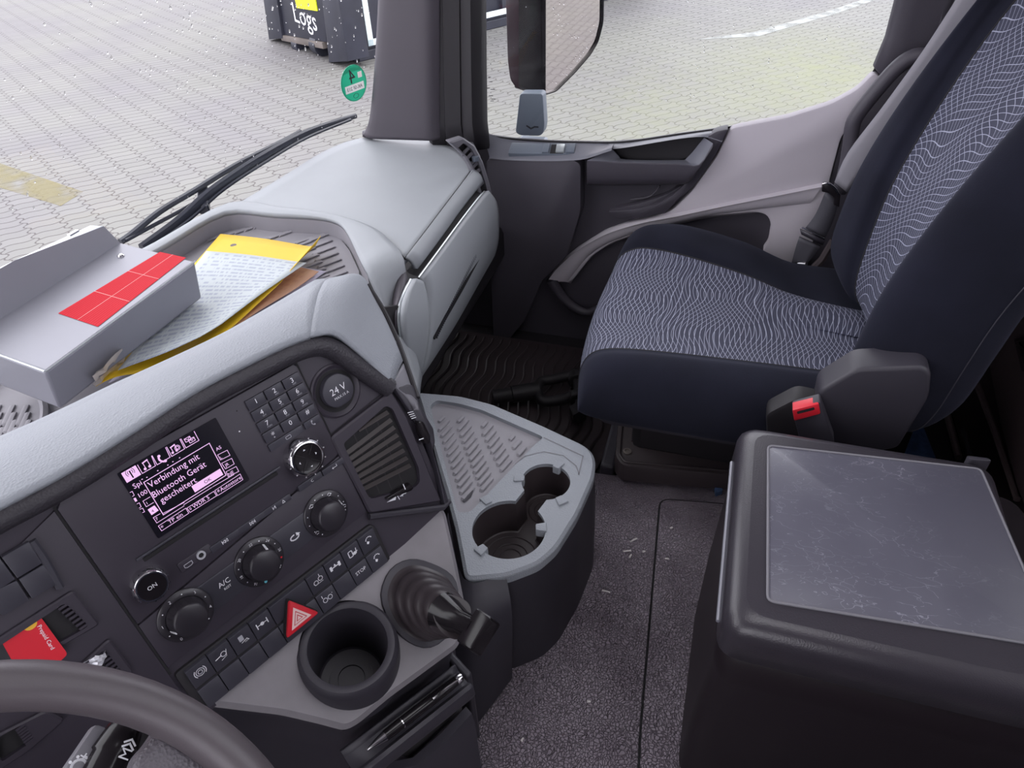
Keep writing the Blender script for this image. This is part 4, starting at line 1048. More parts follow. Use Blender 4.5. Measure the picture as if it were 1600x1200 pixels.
mb = MB(); mb.pad(PAN, rrect(.1372, -.0210, .0200, .0080, .0006, 2), .003, .0055, .001); handset(PAN, .1385, -.0215, .0028, .0057, mb, 1); mb.build('call_key', [M['key'], M['greyprint']], radio)
# turn-and-push knob
mb = MB(); kx, ky = pp(480, 713, .012); kx -= .002
prof = [(.0215, .003), (.0215, .006), (.0205, .012), (.0200, .016), (.0185, .0175), (.0165, .0178)]
mb.lathe(PAN, kx, ky, prof, 40, 0, cap=False)
for k in range(24):
    t = 2 * math.pi * k / 24; c = PAN.w(kx + .0208 * math.cos(t), ky + .0208 * math.sin(t), .011); d = PAN.ex * math.cos(t) + PAN.ey * math.sin(t)
    if k % 2 == 0: mb.box(c, d * .0015, (PAN.ez.cross(d)) * .0014, PAN.ez * .010, 0)
knob = mb.build('selector_knob', M['chrome'], radio)
mb = MB(); mb.lathe(PAN, kx, ky, [(.0166, .0176), (.0160, .0172), (.0135, .0165), (.0, .0160)], 36, 0, cap=False)
for t in (0, 1, 2, 3):
    q = math.pi / 4 + t * math.pi / 2
    mb.line(PAN, [(kx + .004 * math.cos(q), ky + .004 * math.sin(q)), (kx + .016 * math.cos(q), ky + .016 * math.sin(q))], .0006, .0174, 2)
    q = t * math.pi / 2; c, s_ = math.cos(q), math.sin(q); r_ = .0095
    mb.flat(PAN, [(kx + c * (r_ + .0016), ky + s_ * (r_ + .0016)), (kx + c * r_ - s_ * .0015, ky + s_ * r_ + c * .0015), (kx + c * r_ + s_ * .0015, ky + s_ * r_ - c * .0015)], .0175, 1)
mb.build('cursor_pad', [M['gloss'], M['white'], M['gap']], knob)
# small keys, slot, sockets
def key(name, cx, cy, wd, ht, txt=None, size=.005, h=.0055, par=None, fn=None, dx=0):
    mb = MB(); mb.pad(PAN, rrect(cx, cy, wd, ht, .0006, 2), .0, h, .0008)
    if txt: mb.text(PAN, txt, cx + dx, cy, size, h + .0002, 1)
    if fn: fn(mb, cx, cy, h + .0002)
    return mb.build(name, [M['key'], M['white']], par or radio)
key('clear_key', .1060, *[pp(471, 758)[1]], .0300, .0070, 'C', .0045, dx=.002)
def back_ic(mb, a, b, z): mb.line(PAN, [(a + .003, b + .0012), (a + .003, b - .0012), (a - .003, b - .0012), (a - .0018, b - .0002)], .0005, z, 1); mb.line(PAN, [(a - .003, b - .0012), (a - .0018, b - .0022)], .0005, z, 1)
key('back_key', .1370, pp(508, 734)[1], .0300, .0070, fn=back_ic)
cyk = pp(390, 815)[1]
def skip(d):
    def fn(mb, a, b, z):
        for k in (0, 1): mb.line(PAN, [(a + d * (-.0022 + .0028 * k), b + .0016), (a + d * (.0005 + .0028 * k), b), (a + d * (-.0022 + .0028 * k), b - .0016)], .0005, z, 1, True)
        mb.line(PAN, [(a + d * .0036, b + .0016), (a + d * .0036, b - .0016)], .0006, z, 1)
    return fn
key('previous_key', pp(346, 844)[0] + .002, cyk, .0320, .0070, fn=skip(-1)); key('next_key', pp(389, 813)[0], cyk, .0310, .0070, fn=skip(1))
def mute_ic(mb, a, b, z):
    mb.line(PAN, [(a - .006, b + .0015), (a - .006, b - .0015), (a - .003, b + .0015), (a - .003, b - .0015)], .0005, z, 1)
    mb.line(PAN, [(a + .0055, b - .0015), (a + .0085, b - .0015), (a + .007, b + .0015)], .0005, z, 1, True)
key('mute_key', pp(430, 787)[0], cyk, .0330, .0070, fn=mute_ic)
mb = MB(); a, b = pp(217, 866), pp(435, 745); mb.pad(PAN, rrect((a[0] + b[0]) / 2, (a[1] + b[1]) / 2, b[0] - a[0], .0045, .001, 2), .0, .0012 + .0030, .0005); mb.build('disc_slot', M['gap'], radio)
mb = MB(); mb.pad(PAN, rrect((a[0] + b[0]) / 2, (a[1] + b[1]) / 2 + .0045, b[0] - a[0] + .01, .0028, .001, 2), .0, .0062, .0012); mb.build('slot_lip', M['key'], radio)
mb = MB(); a, b = pp(300, 872); mb.pad(PAN, rrect(a + .002, b, .034, .011, .002, 3), .0, .0045, .0008, 0); a1_, b1_ = pp(292, 880); mb.line(PAN, [(a1_ - .004, b1_ + .0018), (a1_ + .004, b1_ + .0018), (a1_ + .004, b1_ - .001), (a1_ + .002, b1_ - .002), (a1_ - .002, b1_ - .002), (a1_ - .004, b1_ - .001)], .0007, .0047, 1, True)
mb.build('usb_socket', [M['panel'], M['greyprint']], radio)
mb = MB(); a, b = pp(311, 865); mb.lathe(PAN, a, b, [(.0044, .004), (.0044, .0064), (.0026, .0064), (.0026, .003)], 20, 0); mb.lathe(PAN, a, b, [(.0024, .0048), (.0, .0049)], 16, 1, cap=False); mb.build('audio_jack', [M['greyprint'], M['gap']], radio)
mb = MB()
for q in ((370, 642), (374, 674)):
    a, b = pp(*q, .0036); mb.flat(PAN, circ(a, b, .0008, 8), .0038, 0 if q[1] < 660 else 1)
mb.build('indicator_dot', [M['gap'], M['white']], radio, smooth=False)
# on knob
mb = MB(); kx, ky = pp(235, 914, .01); mb.lathe(PAN, kx, ky, [(.0165, .0), (.0165, .006), (.0155, .014), (.0140, .0155), (.0128, .0155)], 36, 0, cap=False)
for k in range(14):
    t = 2 * math.pi * k / 14; d = PAN.ex * math.cos(t) + PAN.ey * math.sin(t); mb.box(PAN.w(kx, ky, .008) + d * .0160, d * .0012, PAN.ez.cross(d) * .0012, PAN.ez * .010, 0)
onk = mb.build('power_knob', M['chrome'], radio)
mb = MB(); mb.lathe(PAN, kx, ky, [(.0129, .0152), (.0120, .0150), (0, .0150)], 30, 0, cap=False); mb.text(PAN, 'ON', kx, ky, .0058, .0153, 1); mb.build('knob_cap', [M['gloss'], M['white']], onk)

# climate strip with three knobs
mb = MB(); cl = [(UL, -.104), (UR, -.074), (UR, -.1575), (UL, -.1605)]
mb.pad(PAN, [(UL, -.1025), (UR, -.073), (UR, -.152), (UL, -.158)], -.004, .0025, .001)
clim = mb.build('climate_panel', M['panel'], dash)
VK = -.1215; KC_ = [pp(288, 958)[0], pp(403, 876)[0], pp(507, 802)[0]]
mb = MB(); mb.pad(PAN, rrect((KC_[0] + KC_[2]) / 2, VK, KC_[2] - KC_[0], .034, .002, 2), 0, .0036, .001); mb.build('knob_band', M['key'], clim)
for i, a in enumerate(KC_):
    mb = MB(); mb.lathe(PAN, a, VK, [(.0265, .002), (.0265, .0048), (.0255, .0056), (.0195, .0060)], 44, 0, cap=False)
    n_ = (10, 13, 12)[i]
    for k in range(n_):
        t = math.radians(230 - 280 * k / (n_ - 1)); c, s_ = a + .0228 * math.cos(t), VK + .0228 * math.sin(t)
        txt = (['0', '', '1', '', '2', '', '3', '', '4', ''], ['16', '', '18', '', '20', '', '22', '', '24', '', '26', '', '28'], [''] * 12)[i][k]
        if txt: mb.text(PAN, txt, c, s_, .0046 if i == 0 else .0040, .0062, 1, rot=(t - math.pi / 2) if i else 0)
        else: mb.flat(PAN, circ(c, s_, .0007, 8), .0062, 1)
    if i == 1: mb.flat(PAN, circ(a + .0228 * math.cos(math.radians(258)), VK + .0228 * math.sin(math.radians(258)), .0017, 10), .0063, 2); mb.flat(PAN, circ(a + .0228 * math.cos(-.45), VK + .0228 * math.sin(-.45), .0011, 10), .0063, 3)
    if i == 2:
        for t in (2.1, 1.0, -.2, -1.2, 3.7): 
            c, s_ = a + .022 * math.cos(t), VK + .022 * math.sin(t); mb.line(PAN, [(c - .002, s_), (c, s_ + .0016), (c + .002, s_)], .0006, .0062, 1); mb.line(PAN, [(c - .0012, s_ - .0018), (c + .0012, s_ - .0018)], .0006, .0062, 1)
    dial = mb.build('climate_dial', [M['knob'], M['white'], M['lightblue'], M['red']], clim)
    mb = MB(); mb.lathe(PAN, a, VK, [(.0190, .0055), (.0190, .009), (.0165, .018), (.0158, .0195), (.0145, .0202), (0, .0204)], 44, 0, cap=False)
    for k in range(20):
        t = 2 * math.pi * k / 20; d = PAN.ex * math.cos(t) + PAN.ey * math.sin(t); mb.box(PAN.w(a, VK, .013) + d * .0176, d * .0009, PAN.ez.cross(d) * .0012, PAN.ez * .008 - d * .002, 0)
    t = (3.3, 1.0, .35)[i]; d = PAN.ex * math.cos(t) + PAN.ey * math.sin(t); mb.box(PAN.w(a, VK, .0135) + d * .0178, d * .0012, PAN.ez.cross(d) * .0022, PAN.ez * .0095 - d * .0022, 1)
    mb.build('climate_knob', [M['knob'], M['white']], clim)
a, b = pp(349, 911); mb = MB(); mb.text(PAN, 'A/C', a, b + .002, .0078, .0039, 0); mb.text(PAN, 'REST', a + .001, b - .0045, .0036, .0039, 0); mb.build('air_conditioning_mark', M['white'], clim, smooth=False)
a, b = pp(458, 838); mb = MB(); mb.line(PAN, [(a + .005 * math.cos(t), b + .0028 * math.sin(t)) for t in [.3 - i * .5 for i in range(11)]], .0014, .0039, 0); mb.flat(PAN, [(a + .0075, b + .001), (a + .003, b + .0042), (a + .0025, b + .0002)], .004, 0); mb.build('recirculation_mark', M['white'], clim, smooth=False)

# switch rows
mb = MB(); mb.pad(PAN, fillet([(-.0975, -.1680), (.147, -.1680), (.151, -.176), (.151, -.224), (-.0975, -.224)], .004, 2), -.02, .003, .0015)
swb = mb.build('switch_panel', M['dark'], dash)
SX0, SP_ = pp(310, 1047)[0], (pp(572, 845)[0] - pp(310, 1047)[0]) / 9
YU, YD_ = -.1835, -.2100
def ic_circ(mb, a, b, z):
    mb.line(PAN, circ(a, b, .0042, 20), .0007, z, 1, True); mb.line(PAN, circ(a, b, .0022, 14), .0006, z, 1, True)
    for s_ in (0, math.pi): mb.line(PAN, [(a + .006 * math.cos(s_ + t), b + .006 * math.sin(s_ + t)) for t in (-.7, -.35, 0, .35, .7)], .0008, z, 1)
def ic_hook(mb, a, b, z): mb.line(PAN, circ(a + .002, b, .0028, 16), .0008, z, 1, True); mb.line(PAN, [(a - .007, b - .001), (a - .001, b)], .0009, z, 1); mb.line(PAN, [(a + .004, b - .003), (a + .006, b + .003)], .0006, z, 1); mb.line(PAN, [(a - .002, b - .0055), (a + .004, b - .004)], .0005, z, 1)
def ic_truck(mb, a, b, z): mb.flat(PAN, rrect(a - .001, b + .0015, .0050, .0068, .0005, 1), z, 2); mb.line(PAN, [(a - .002, b - .004), (a + .004, b - .0025), (a + .0055, b - .005)], .0007, z, 1); mb.text(PAN, 'OFF', a + .003, b - .005, .0026, z, 1)
def ic_axle(mb, a, b, z):
    for s_ in (-1, 1): mb.line(PAN, [(a + s_ * .006, b - .003), (a + s_ * .006, b + .003)], .0011, z, 1)
    mb.line(PAN, [(a - .006, b), (a + .006, b)], .0009, z, 1); mb.flat(PAN, circ(a, b, .0022, 12), z, 1)
def ic_wheels(mb, a, b, z):
    for s_ in (-1, 1): mb.line(PAN, circ(a + s_ * .0032, b - .001 + s_ * .001, .0026, 14), .0008, z, 1, True)
    mb.line(PAN, [(a - .005, b - .0045), (a + .005, b - .0045)], .0006, z, 1); mb.line(PAN, [(a + .003, b + .003), (a + .003, b + .006)], .0007, z, 1)
def ic_shaft(mb, a, b, z):
    for s_ in (-1, 1): mb.flat(PAN, rrect(a + s_ * .0055, b, .003, .006, .0004, 1), z, 1)
    mb.line(PAN, [(a - .005, b), (a + .005, b)], .0012, z, 1); mb.flat(PAN, [(a - .0015, b + .001), (a + .0015, b + .001), (a, b + .004)], z, 1)
def ic_cab(mb, a, b, z): mb.line(PAN, rrect(a - .002, b, .005, .008, .0015, 2), .0012, z, 1, True); mb.flat(PAN, circ(a + .003, b - .002, .0022, 10), z, 1); mb.line(PAN, [(a + .001, b - .003), (a + .007, b - .001)], .0008, z, 1); mb.line(PAN, [(a + .005, b - .003), (a + .006, b + .003)], .001, z, 1)
def ic_seat(mb, a, b, z):
    mb.flat(PAN, [(a - .003, b - .003), (a - .001, b - .0045), (a + .001, b - .002), (a - .002, b)], z, 1)
    for k in range(6): t = .4 + k * .5; mb.flat(PAN, circ(a + .001 + .004 * math.cos(t), b + .001 + .0035 * math.sin(t), .0008, 6), z, 1)
def ic_wh2(mb, a, b, z):
    for s_ in (-1, 1): mb.line(PAN, circ(a + s_ * .0032, b - .001, .0026, 14), .0008, z, 1, True)
    mb.line(PAN, [(a - .005, b + .003), (a - .005, b + .006)], .0007, z, 1); mb.flat(PAN, circ(a + .007, b + .002, .0005, 6), z, 1)
def ic_stop(mb, a, b, z): mb.text(PAN, 'STOP', a, b, .0060, z, 1)
TOPI = [ic_circ, ic_hook, ic_truck, ic_axle, None, None, ic_wheels, ic_shaft, ic_cab, ic_seat]; BOTI = [None, None, None, None, None, None, ic_wh2, None, ic_stop, ic_seat]
for row, (yy, ics, hh) in enumerate(((YU, TOPI, .0245), (YD_, BOTI, .0235))):
    k = 0
    while k < 10:
        wide = k == 4; cx_ = SX0 + SP_ * (k + (.5 if wide else 0)); wd = SP_ * (2 if wide else 1) - .0008
        mb = MB(); tilt = Frame(PAN.w(cx_, yy, .006), PAN.ex, PAN.ey + PAN.ez * (.10 if row == 0 else -.06))
        mb.pad(tilt, rrect(0, 0, wd, hh, .0008, 2), -.012, 0, .0012)
        if ics[k]:
            b2 = MB(); ics[k](b2, 0, 0, 0)
            for fc, mm in zip(b2.f, b2.m):
                vs = [b2.v[i] for i in fc]; loc = [((p - PAN.o).dot(PAN.ex), (p - PAN.o).dot(PAN.ey)) for p in vs]; mb.add([tilt.w(x, y + .002, .0003 + (.0001 if mm else 0)) for x, y in loc], [tuple(range(len(vs)))], mm)
        mb.build('rocker_switch', [M['key'], M['white'], M['greyprint']], swb)
        k += 2 if wide else 1
# hazard switch
hx, hy = pp(464, 959, .010); hx -= .001
HZ = Frame(PAN.w(0, 0, 0), PAN.ex, PAN.ey)
def tri_(r, cx, cy): return [(cx + r * math.cos(math.radians(90 + 120 * k)), cy + r * math.sin(math.radians(90 + 120 * k))) for k in range(3)]
mb = MB(); mb.pad(PAN, fillet(tri_(.0262, hx, hy - .003), .004, 4), .002, .011, .0015, 0)
mb.pad(PAN, fillet(tri_(.0245, hx, hy - .003), .004, 4), .0105, .0135, .002, 1)
mb.plate(PAN, tri_(.0145, hx, hy - .003), [tri_(.0098, hx, hy - .003)], .0130, .0140, 2); mb.plate(PAN, tri_(.0080, hx, hy - .003), [tri_(.0048, hx, hy - .003)], .0130, .0140, 2); mb.flat(PAN, tri_(.0030, hx, hy - .003), .0140, 2)
mb.build('hazard_switch', [M['gap'], M['red'], M['pink']], swb)

# 24 V socket
ax_, ay_ = pp(527, 610, .004)
mb = MB(); mb.lathe(PAN, ax_, ay_ - .001, [(.0305, .0005), (.0285, .0018), (.0245, -.001), (.0238, -.004)], 44, 0, cap=False); mb.lathe(PAN, ax_, ay_ - .001, [(.0240, -.0005), (.0, -.0004)], 40, 1, cap=False)
sok = mb.build('power_socket', [M['panel'], M['gap']], dash)
mb = MB(); cp = fillet([(ax_ + .0205 * math.cos(math.radians(t)), ay_ + .0205 * math.sin(math.radians(t)) * 1.0) for t in (112, 68, 20, -20, -60, -120, -160, 160)], .007, 4)
mb.pad(PAN, cp, -.0005, .007, .0022, 0); mb.text(PAN, '24 V', ax_, ay_ + .002, .0112, .0073, 1, sx=.95); mb.text(PAN, 'MAX.15 A', ax_ + .001, ay_ - .0065, .0044, .0073, 1); mb.build('socket_cap', [M['key'], M['white']], sok)
mb = MB(); mb.line(PAN, [pp(513, 682), pp(608, 606)], .0009, .0006); mb.line(PAN, [pp(608, 606), pp(668, 690), pp(694, 780)], .0009, .0006); mb.build('vent_seam', M['gap'], dash, smooth=False)

# air vent
M['slat'] = mat('brown_grey_vent_plastic', (.055, .042, .045), .4)
vo = fillet(PP((513, 683), (608, 610), (632, 650), (686, 782), (574, 801)), .004, 3)
vh = fillet(PP((532, 692), (598, 633), (609, 637), (650, 730), (652, 752), (644, 760), (575, 778), (569, 770)), .004, 3)
mb = MB(); mb.plate(PAN, vo, [vh], .0, .006, 0, .002)
vent = mb.build('air_vent', M['panel'], dash)
mb = MB(); mb.flat(PAN, inset(ccw(vh), -.003), .0003); mb.build('vent_duct', M['gap'], vent, smooth=False)
for k in range(8):
    t = (k + .5) / 8.6
    A = pp(535 + (571 - 535) * t, 695 + (775 - 695) * t, .004); B = pp(602 + (645 - 602) * t + 2, 638 + (740 - 638) * t, .004)
    if k == 0: A = pp(560, 672, .004)
    mb = MB(); d = V((B[0] - A[0], B[1] - A[1], 0)); L = d.length; d.normalize(); c = PAN.w((A[0] + B[0]) / 2, (A[1] + B[1]) / 2, .0015)
    ex_ = PAN.ex * d.x + PAN.ey * d.y; ey_ = PAN.ez.cross(ex_)
    mb.box(c + PAN.ez * .0015, ex_ * L, ey_ * .0036 - PAN.ez * .0030, PAN.ez * .0012 + ey_ * .0008); mb.box(c + PAN.ez * .0032 + ey_ * -.0018, ex_ * L, ey_ * .0008, PAN.ez * .0010, 1); mb.build('vent_slat', [M['slatblack'], M['slat']], vent)
for t in (.25, .5, .75):
    mb = MB(); A = pp(535 + 67 * t, 690 - 55 * t, .0005); B = pp(574 + 75 * t, 775 - 22 * t, .0005); mb.line(PAN, [A, B], .0016, .0008); mb.build('vent_fin', M['dark'], vent, smooth=False)
mb = MB(); lp = PP((578, 783), (600, 772), (655, 752), (676, 758), (682, 772), (664, 782), (590, 796)); 
mb.pad(PAN, [pp(596, 776), pp(634, 753), pp(639, 760), pp(636, 764), pp(600, 778)], .003, .0105, .002); mb.line(PAN, [pp(630, 757, .0105), pp(633, 764, .0105)], .0012, .0107, 1); mb.build('vent_thumbwheel', [M['gloss'], M['white']], vent)
mb = MB(); a, b, c = pp(604, 785, .006), pp(619, 775, .006), pp(618, 781, .006); mb.flat(PAN, [a, b, c], .0063); a, b = pp(621, 775, .006), pp(624, 780, .006); mb.line(PAN, [a, b], .0010, .0063)
a, b = pp(627, 774, .006), pp(634, 769, .006); mb.line(PAN, [a, b], .0014, .0063); mb.flat(PAN, [pp(624, 776, .006), pp(629, 771, .006), pp(630, 775, .006)], .0063); mb.flat(PAN, [pp(637, 767, .006), pp(631, 768, .006), pp(633, 772, .006)], .0063); mb.build('flow_mark', M['white'], vent, smooth=False)
# side strip with its own thumbwheel
mb = MB(); ss = fillet(PP((611, 606), (640, 600), (655, 640), (672, 668), (675, 690), (672, 700), (697, 785), (690, 790), (668, 690)), .003, 2)
mb.pad(PAN, ss, -.01, .0075, .003); sst = mb.build('side_strip', M['black'], dash)
mb = MB(); mb.pad(PAN, fillet(PP((644, 656), (652, 656), (664, 680), (663, 690), (656, 692), (646, 672)), .003, 3), .005, .0125, .002); mb.line(PAN, [pp(655, 687, .0125), pp(661, 685, .0125)], .0012, .0128, 1); mb.build('side_thumbwheel', [M['gloss'], M['white']], sst)
mb = MB()
for k in range(4):
    A, B = pp(637 + k * 2, 645 + k * 3, .0075), pp(645 + k * 1.5, 643 + k * 3, .0075); mb.line(PAN, [A, B], .0009, .0079)
mb.build('defrost_mark', M['white'], sst, smooth=False)
mb = MB(); mb.tube([PAN.w(*pp(574, 806), .004), PAN.w(*pp(640, 797), .006), PAN.w(*pp(688, 791), .006), PAN.w(*pp(698, 782), .004)], .004, 8); mb.build('vent_foot', M['black'], dash)

# left module: switches and card slots
LM = PAN
mb = MB(); mb.pad(PAN, [(UL - .0024, .034), (UL - .0024, -.19), (-.34, -.19), (-.34, -.085), (-.24, -.01)], -.004, .002, .001); lm = mb.build('card_panel', M['panel'], dash)
for q in (((-40, 905), (0, 872), (24, 905), (-15, 930)), ((2, 871), (45, 846), (66, 880), (27, 904)), ((-35, 935), (26, 907), (46, 938), (5, 962)), ((29, 905), (68, 882), (90, 912), (50, 936))):
    mb = MB(); mb.pad(PAN, fillet([pp(*p, .006) for p in q], .001, 2), .0, .0065, .0012); mb.build('rocker_switch', M['key'], lm)
mb = MB(); mb.tube(cr([PAN.w(*pp(*p), .004) for p in ((48, 843), (66, 868), (84, 900), (93, 916))], 4), .0035, 8); mb.build('module_edge', M['key'], lm)
slots = []
for q, hq in ((((-30, 1010), (112, 919), (154, 972), (100, 1003), (-10, 1060)), ((-20, 1016), (99, 938), (136, 974), (95, 997), (0, 1048))), (((115, 1042), (168, 994), (207, 1046), (170, 1075), (110, 1080)), ((128, 1040), (160, 1010), (188, 1046), (165, 1065), (125, 1070))), (((-20, 1150), (70, 1105), (100, 1120), (42, 1170), (-20, 1210)), ((-10, 1150), (35, 1125), (52, 1150), (0, 1185)))):
    mb = MB(); mb.plate(PAN, fillet(PP(*q), .004, 3), [fillet(PP(*hq), .003, 2)], .0, .007, 0, .0015); mb.flat(PAN, PP(*hq), .0025, 1)
    c0, c1 = V((*pp(*hq[1]), 0)), V((*pp(*hq[2]), 0))
    for k in range(7):
        t = (k + .5) / 7; e = c0.lerp(c1, t); mb.box(PAN.w(e.x - .003, e.y, .004), PAN.ex * .008, PAN.ey * .0022, PAN.ez * .006)
    mb.build('card_slot', [M['panel'], M['gap']], lm)

# ---- lower console slope
lo = [LOW.uv(*p) for p in ((250, 1060), (575, 815), (690, 789), (698, 800), (716, 880), (731, 955), (719, 1010), (610, 1090), (560, 1132), (540, 1142), (500, 1131), (440, 1117), (330, 1104), (280, 1098))]
rc = LOW.w(*LOW.uv(548, 1022), .0) + V((0, 0, .018))
cq = rc - LOW.o; cux, cuy = cq.dot(LOW.ex), cq.dot(LOW.ey)
mb = MB(); mb.plate(LOW, fillet(lo, .008, 3), [circ(cux, cuy - .006, .0535, 40, .056)], -.03, 0, 0, .006); mb.build('console_slope', M['consgrey'], dash)
mb = MB()
cut = [(250, 1062), (330, 1104), (440, 1117), (500, 1131), (540, 1142), (560, 1132), (610, 1090), (719, 1010), (731, 955), (716, 880), (698, 800)]
T_ = [LOW.w(*LOW.uv(*p), -.012) for p in cut]
inn_ = V((.10, .22, 0)).normalized()
r1 = [p + V((0, 0, -.03)) + inn_ * .018 for p in T_]; r2 = [p + V((0, 0, -.10)) + inn_ * .03 for p in T_]; r3 = [V((p.x, p.y, .0)) + inn_ * .04 for p in T_]
mb.grid([T_, r1, r2, r3]); mb.build('console_side', M['black'], dash)
# pen ledge and open bin in the side of the console
e1, e2 = LOW.w(*LOW.uv(545, 1142), -.02), LOW.w(*LOW.uv(722, 1010), -.02)
dl = (e2 - e1).normalized(); outw = V((dl.y, -dl.x, 0)).normalized()
if outw.y > 0: outw = -outw
LEDZ = -.042
mb = MB()
sec = [(0, -.034), (.004, LEDZ), (.022, LEDZ - .004), (.029, LEDZ + .004), (.034, LEDZ + .003), (.036, LEDZ - .012), (.030, LEDZ - .03), (.0, LEDZ - .04)]
rows = [[e1 + dl * t + outw * a + V((0, 0, b)) for a, b in sec] for t in (-.012, .03, .08, .14, (e2 - e1).length - .005)]
mb.grid(rows); mb.build('pen_ledge', M['black'], dash, solid=.004)
PENF = Frame(e1 + V((0, 0, LEDZ)) + outw * .014, dl, outw)
mb = MB()
bq_ = [U(a, b, z=.245) for a, b in ((608, 1180), (722, 1062), (722, 1112), (640, 1186))]
cc_ = sum(bq_, V()) / 4
mb.grid([[bq_[0] + V((0, 0, 0)), bq_[1]], [bq_[3], bq_[2]]]); mb.build('bin_floor', M['dark'], dash, solid=.01)
mb = MB(); lip = [U(a, b, z=.27) for a, b in ((600, 1192), (645, 1184), (690, 1145), (728, 1104))]
mb.grid([[p for p in lip], [p + outw * .012 for p in lip], [p + outw * .016 + V((0, 0, -.02)) for p in lip], [p + outw * .016 + V((0, 0, -.25)) for p in lip]]); mb.build('bin_front', M['black'], dash)
mb = MB(); mb.box(U(728, 1070, z=.26) + V((.012, .02, -.05)), outw * .07, dl * .012, V((0, 0, .18))); mb.build('bin_end', M['black'], dash, bevel=.004)

# ---- cup holder in the slope
CH = FLAT(0)
rc = LOW.w(*LOW.uv(548, 1022), .0) + V((0, 0, .018)); CUPF = Frame(rc, PU, (V((-PU.y, PU.x, 0)) * 1.0 + V((0, 0, .22))))
mb = MB(); mb.lathe(CUPF, 0, 0, [(.060, -.07), (.056, -.012), (.0545, -.004), (.051, 0), (.047, .0005), (.0435, -.001), (.0425, -.004), (.041, -.04), (.038, -.098), (.036, -.10), (.026, -.1005), (.0255, -.098), (.016, -.098), (.0155, -.1005), (0, -.1005)], 56, 0, cap=False)
mb.build('cup_holder', M['black'], dash)

# ---- right end vent of the co-driver side
vp = [(680, 221), (704, 228), (724, 241), (734, 258), (740, 276), (745, 300), (750, 320)]
vq = [(690, 203), (718, 208), (738, 224), (752, 250), (762, 280), (769, 315), (769, 322)]
PvL = [U(a, b, x=R2[-1].x + (.06 - .01 * k)) if False else None for k, (a, b) in enumerate(vp)]
VPl = (R0[-1] + V((.012, -.012, 0)), V((-.55, -.75, .36)).normalized())
mb = MB()
oz = [(700, 221), (722, 214), (739, 226), (753, 252), (763, 284), (770, 316), (768, 321), (751, 318), (746, 308), (741, 283), (735, 262), (724, 243)]
EVF = Frame(VPl[0], V((.8, -.55, 0)), V((0, 0, 1)))
EVF = Frame(VPl[0], V((0, 0, 1)).cross(VPl[1]), V((0, 0, 1)))
hz_ = [(712, 231), (722, 222), (735, 232), (748, 258), (757, 288), (762, 310), (753, 309), (746, 284), (739, 262), (728, 244)]
mb.plate(EVF, fillet([EVF.uv(*p) for p in oz], .004, 3), [fillet([EVF.uv(*p) for p in hz_], .003, 2)], -.012, .006, 0, .003); ev = mb.build('side_air_vent', M['midgrey'], dash)
mb = MB(); mb.flat(EVF, [EVF.uv(*p) for p in hz_], -.008); mb.build('vent_duct', M['gap'], ev, smooth=False)
for k, (a, b, c, d) in enumerate(((722, 243, 735, 229), (728, 250, 741, 237), (738, 263, 749, 252), (741, 273, 754, 262), (745, 282, 757, 271), (748, 292, 759, 281))):
    mb = MB(); A, B = EVF.uv(a, b), EVF.uv(c, d); e = EVF.w(*B, .0) - EVF.w(*A, .0); mb.box((EVF.w(*A, -.002) + EVF.w(*B, -.002)) / 2, e * .92, V((0, 0, .0085)), EVF.ez * .004); mb.build('vent_slat', M['midgrey'], ev, bevel=.0008)
mb = MB(); mb.pad(EVF, rrect(*EVF.uv(741, 247), .014, .012, .003, 3), 0, .010, .003); mb.build('vent_slider', M['bluegrey'], ev)
mb = MB(); mb.loft([[U(*p, z=ZD + .01) for p in ((688, 206), (715, 210), (737, 224), (752, 250))], [U(*p, z=ZD + .004) for p in ((683, 220), (704, 228), (724, 241), (735, 262))]], 2, 4)
mb.build('vent_surround', M['midgrey'], dash, solid=.01)
mb = MB(); fD = FLAT(ZD + .0085)
for a, b in ((705, 214), (711, 216), (702, 219), (708, 221)):
    c = fD.uv(a, b); mb.pad(fD, rrect(c[0], c[1], .010, .013, .002, 2), -.002, .001)
mb.build('defroster_slot', M['gap'], dash, smooth=False)
# dark underside of the co-driver dash
mb = MB(); mb.box((.72, .72, .30), V((.66, 0, 0)), V((0, .40, 0)), V((0, 0, .10))); mb.build('underside', M['dark'], dash, bevel=.02)
mb = MB(); mb.box((.0, .77, .22), V((.90, 0, 0)), V((0, .32, 0)), V((0, 0, .46))); mb.build('centre_carcass', M['dark'], dash)

# parts of the dash beyond the picture: shelf skirt, driver instruments
mb = MB(); sk = [V((.36, .50, ZT)), V((.33, .555, ZT)), V((-.2, .50, ZT)), V((-.9, .55, ZT))]
mb.grid([sk, [V((q.x, q.y + .01, .03)) for q in sk]]); mb.build('shelf_skirt', M['dark'], dash, solid=.004)
mb = MB(); mb.box((-.72, .74, .28), V((.66, 0, 0)), V((0, .22, 0)), V((0, 0, .52))); mb.build('lower_fascia', M['black'], dash, bevel=.03)
IBF = Frame((-.74, .70, .60), (1, 0, 0), (0, .35, 1))
mb = MB(); mb.pad(IBF, fillet([(-.26, -.12), (.26, -.12), (.24, .12), (.10, .16), (-.10, .16), (-.24, .12)], .05, 4), -.22, 0, .01); ib = mb.build('instrument_binnacle', M['black'], dash)
mb = MB(); mb.flat(IBF, fillet([(-.22, -.09), (.22, -.09), (.20, .09), (-.20, .09)], .03, 4), .002, 0)
for cx__ in (-.11, .11): mb.tube([IBF.w(cx__ + .07 * math.cos(t), .07 * math.sin(t), .004) for t in [i * math.pi / 16 for i in range(32)]], .003, 6, 1, closed=True)
mb.build('instrument_cluster', [M['gloss'], M['chrome']], ib)
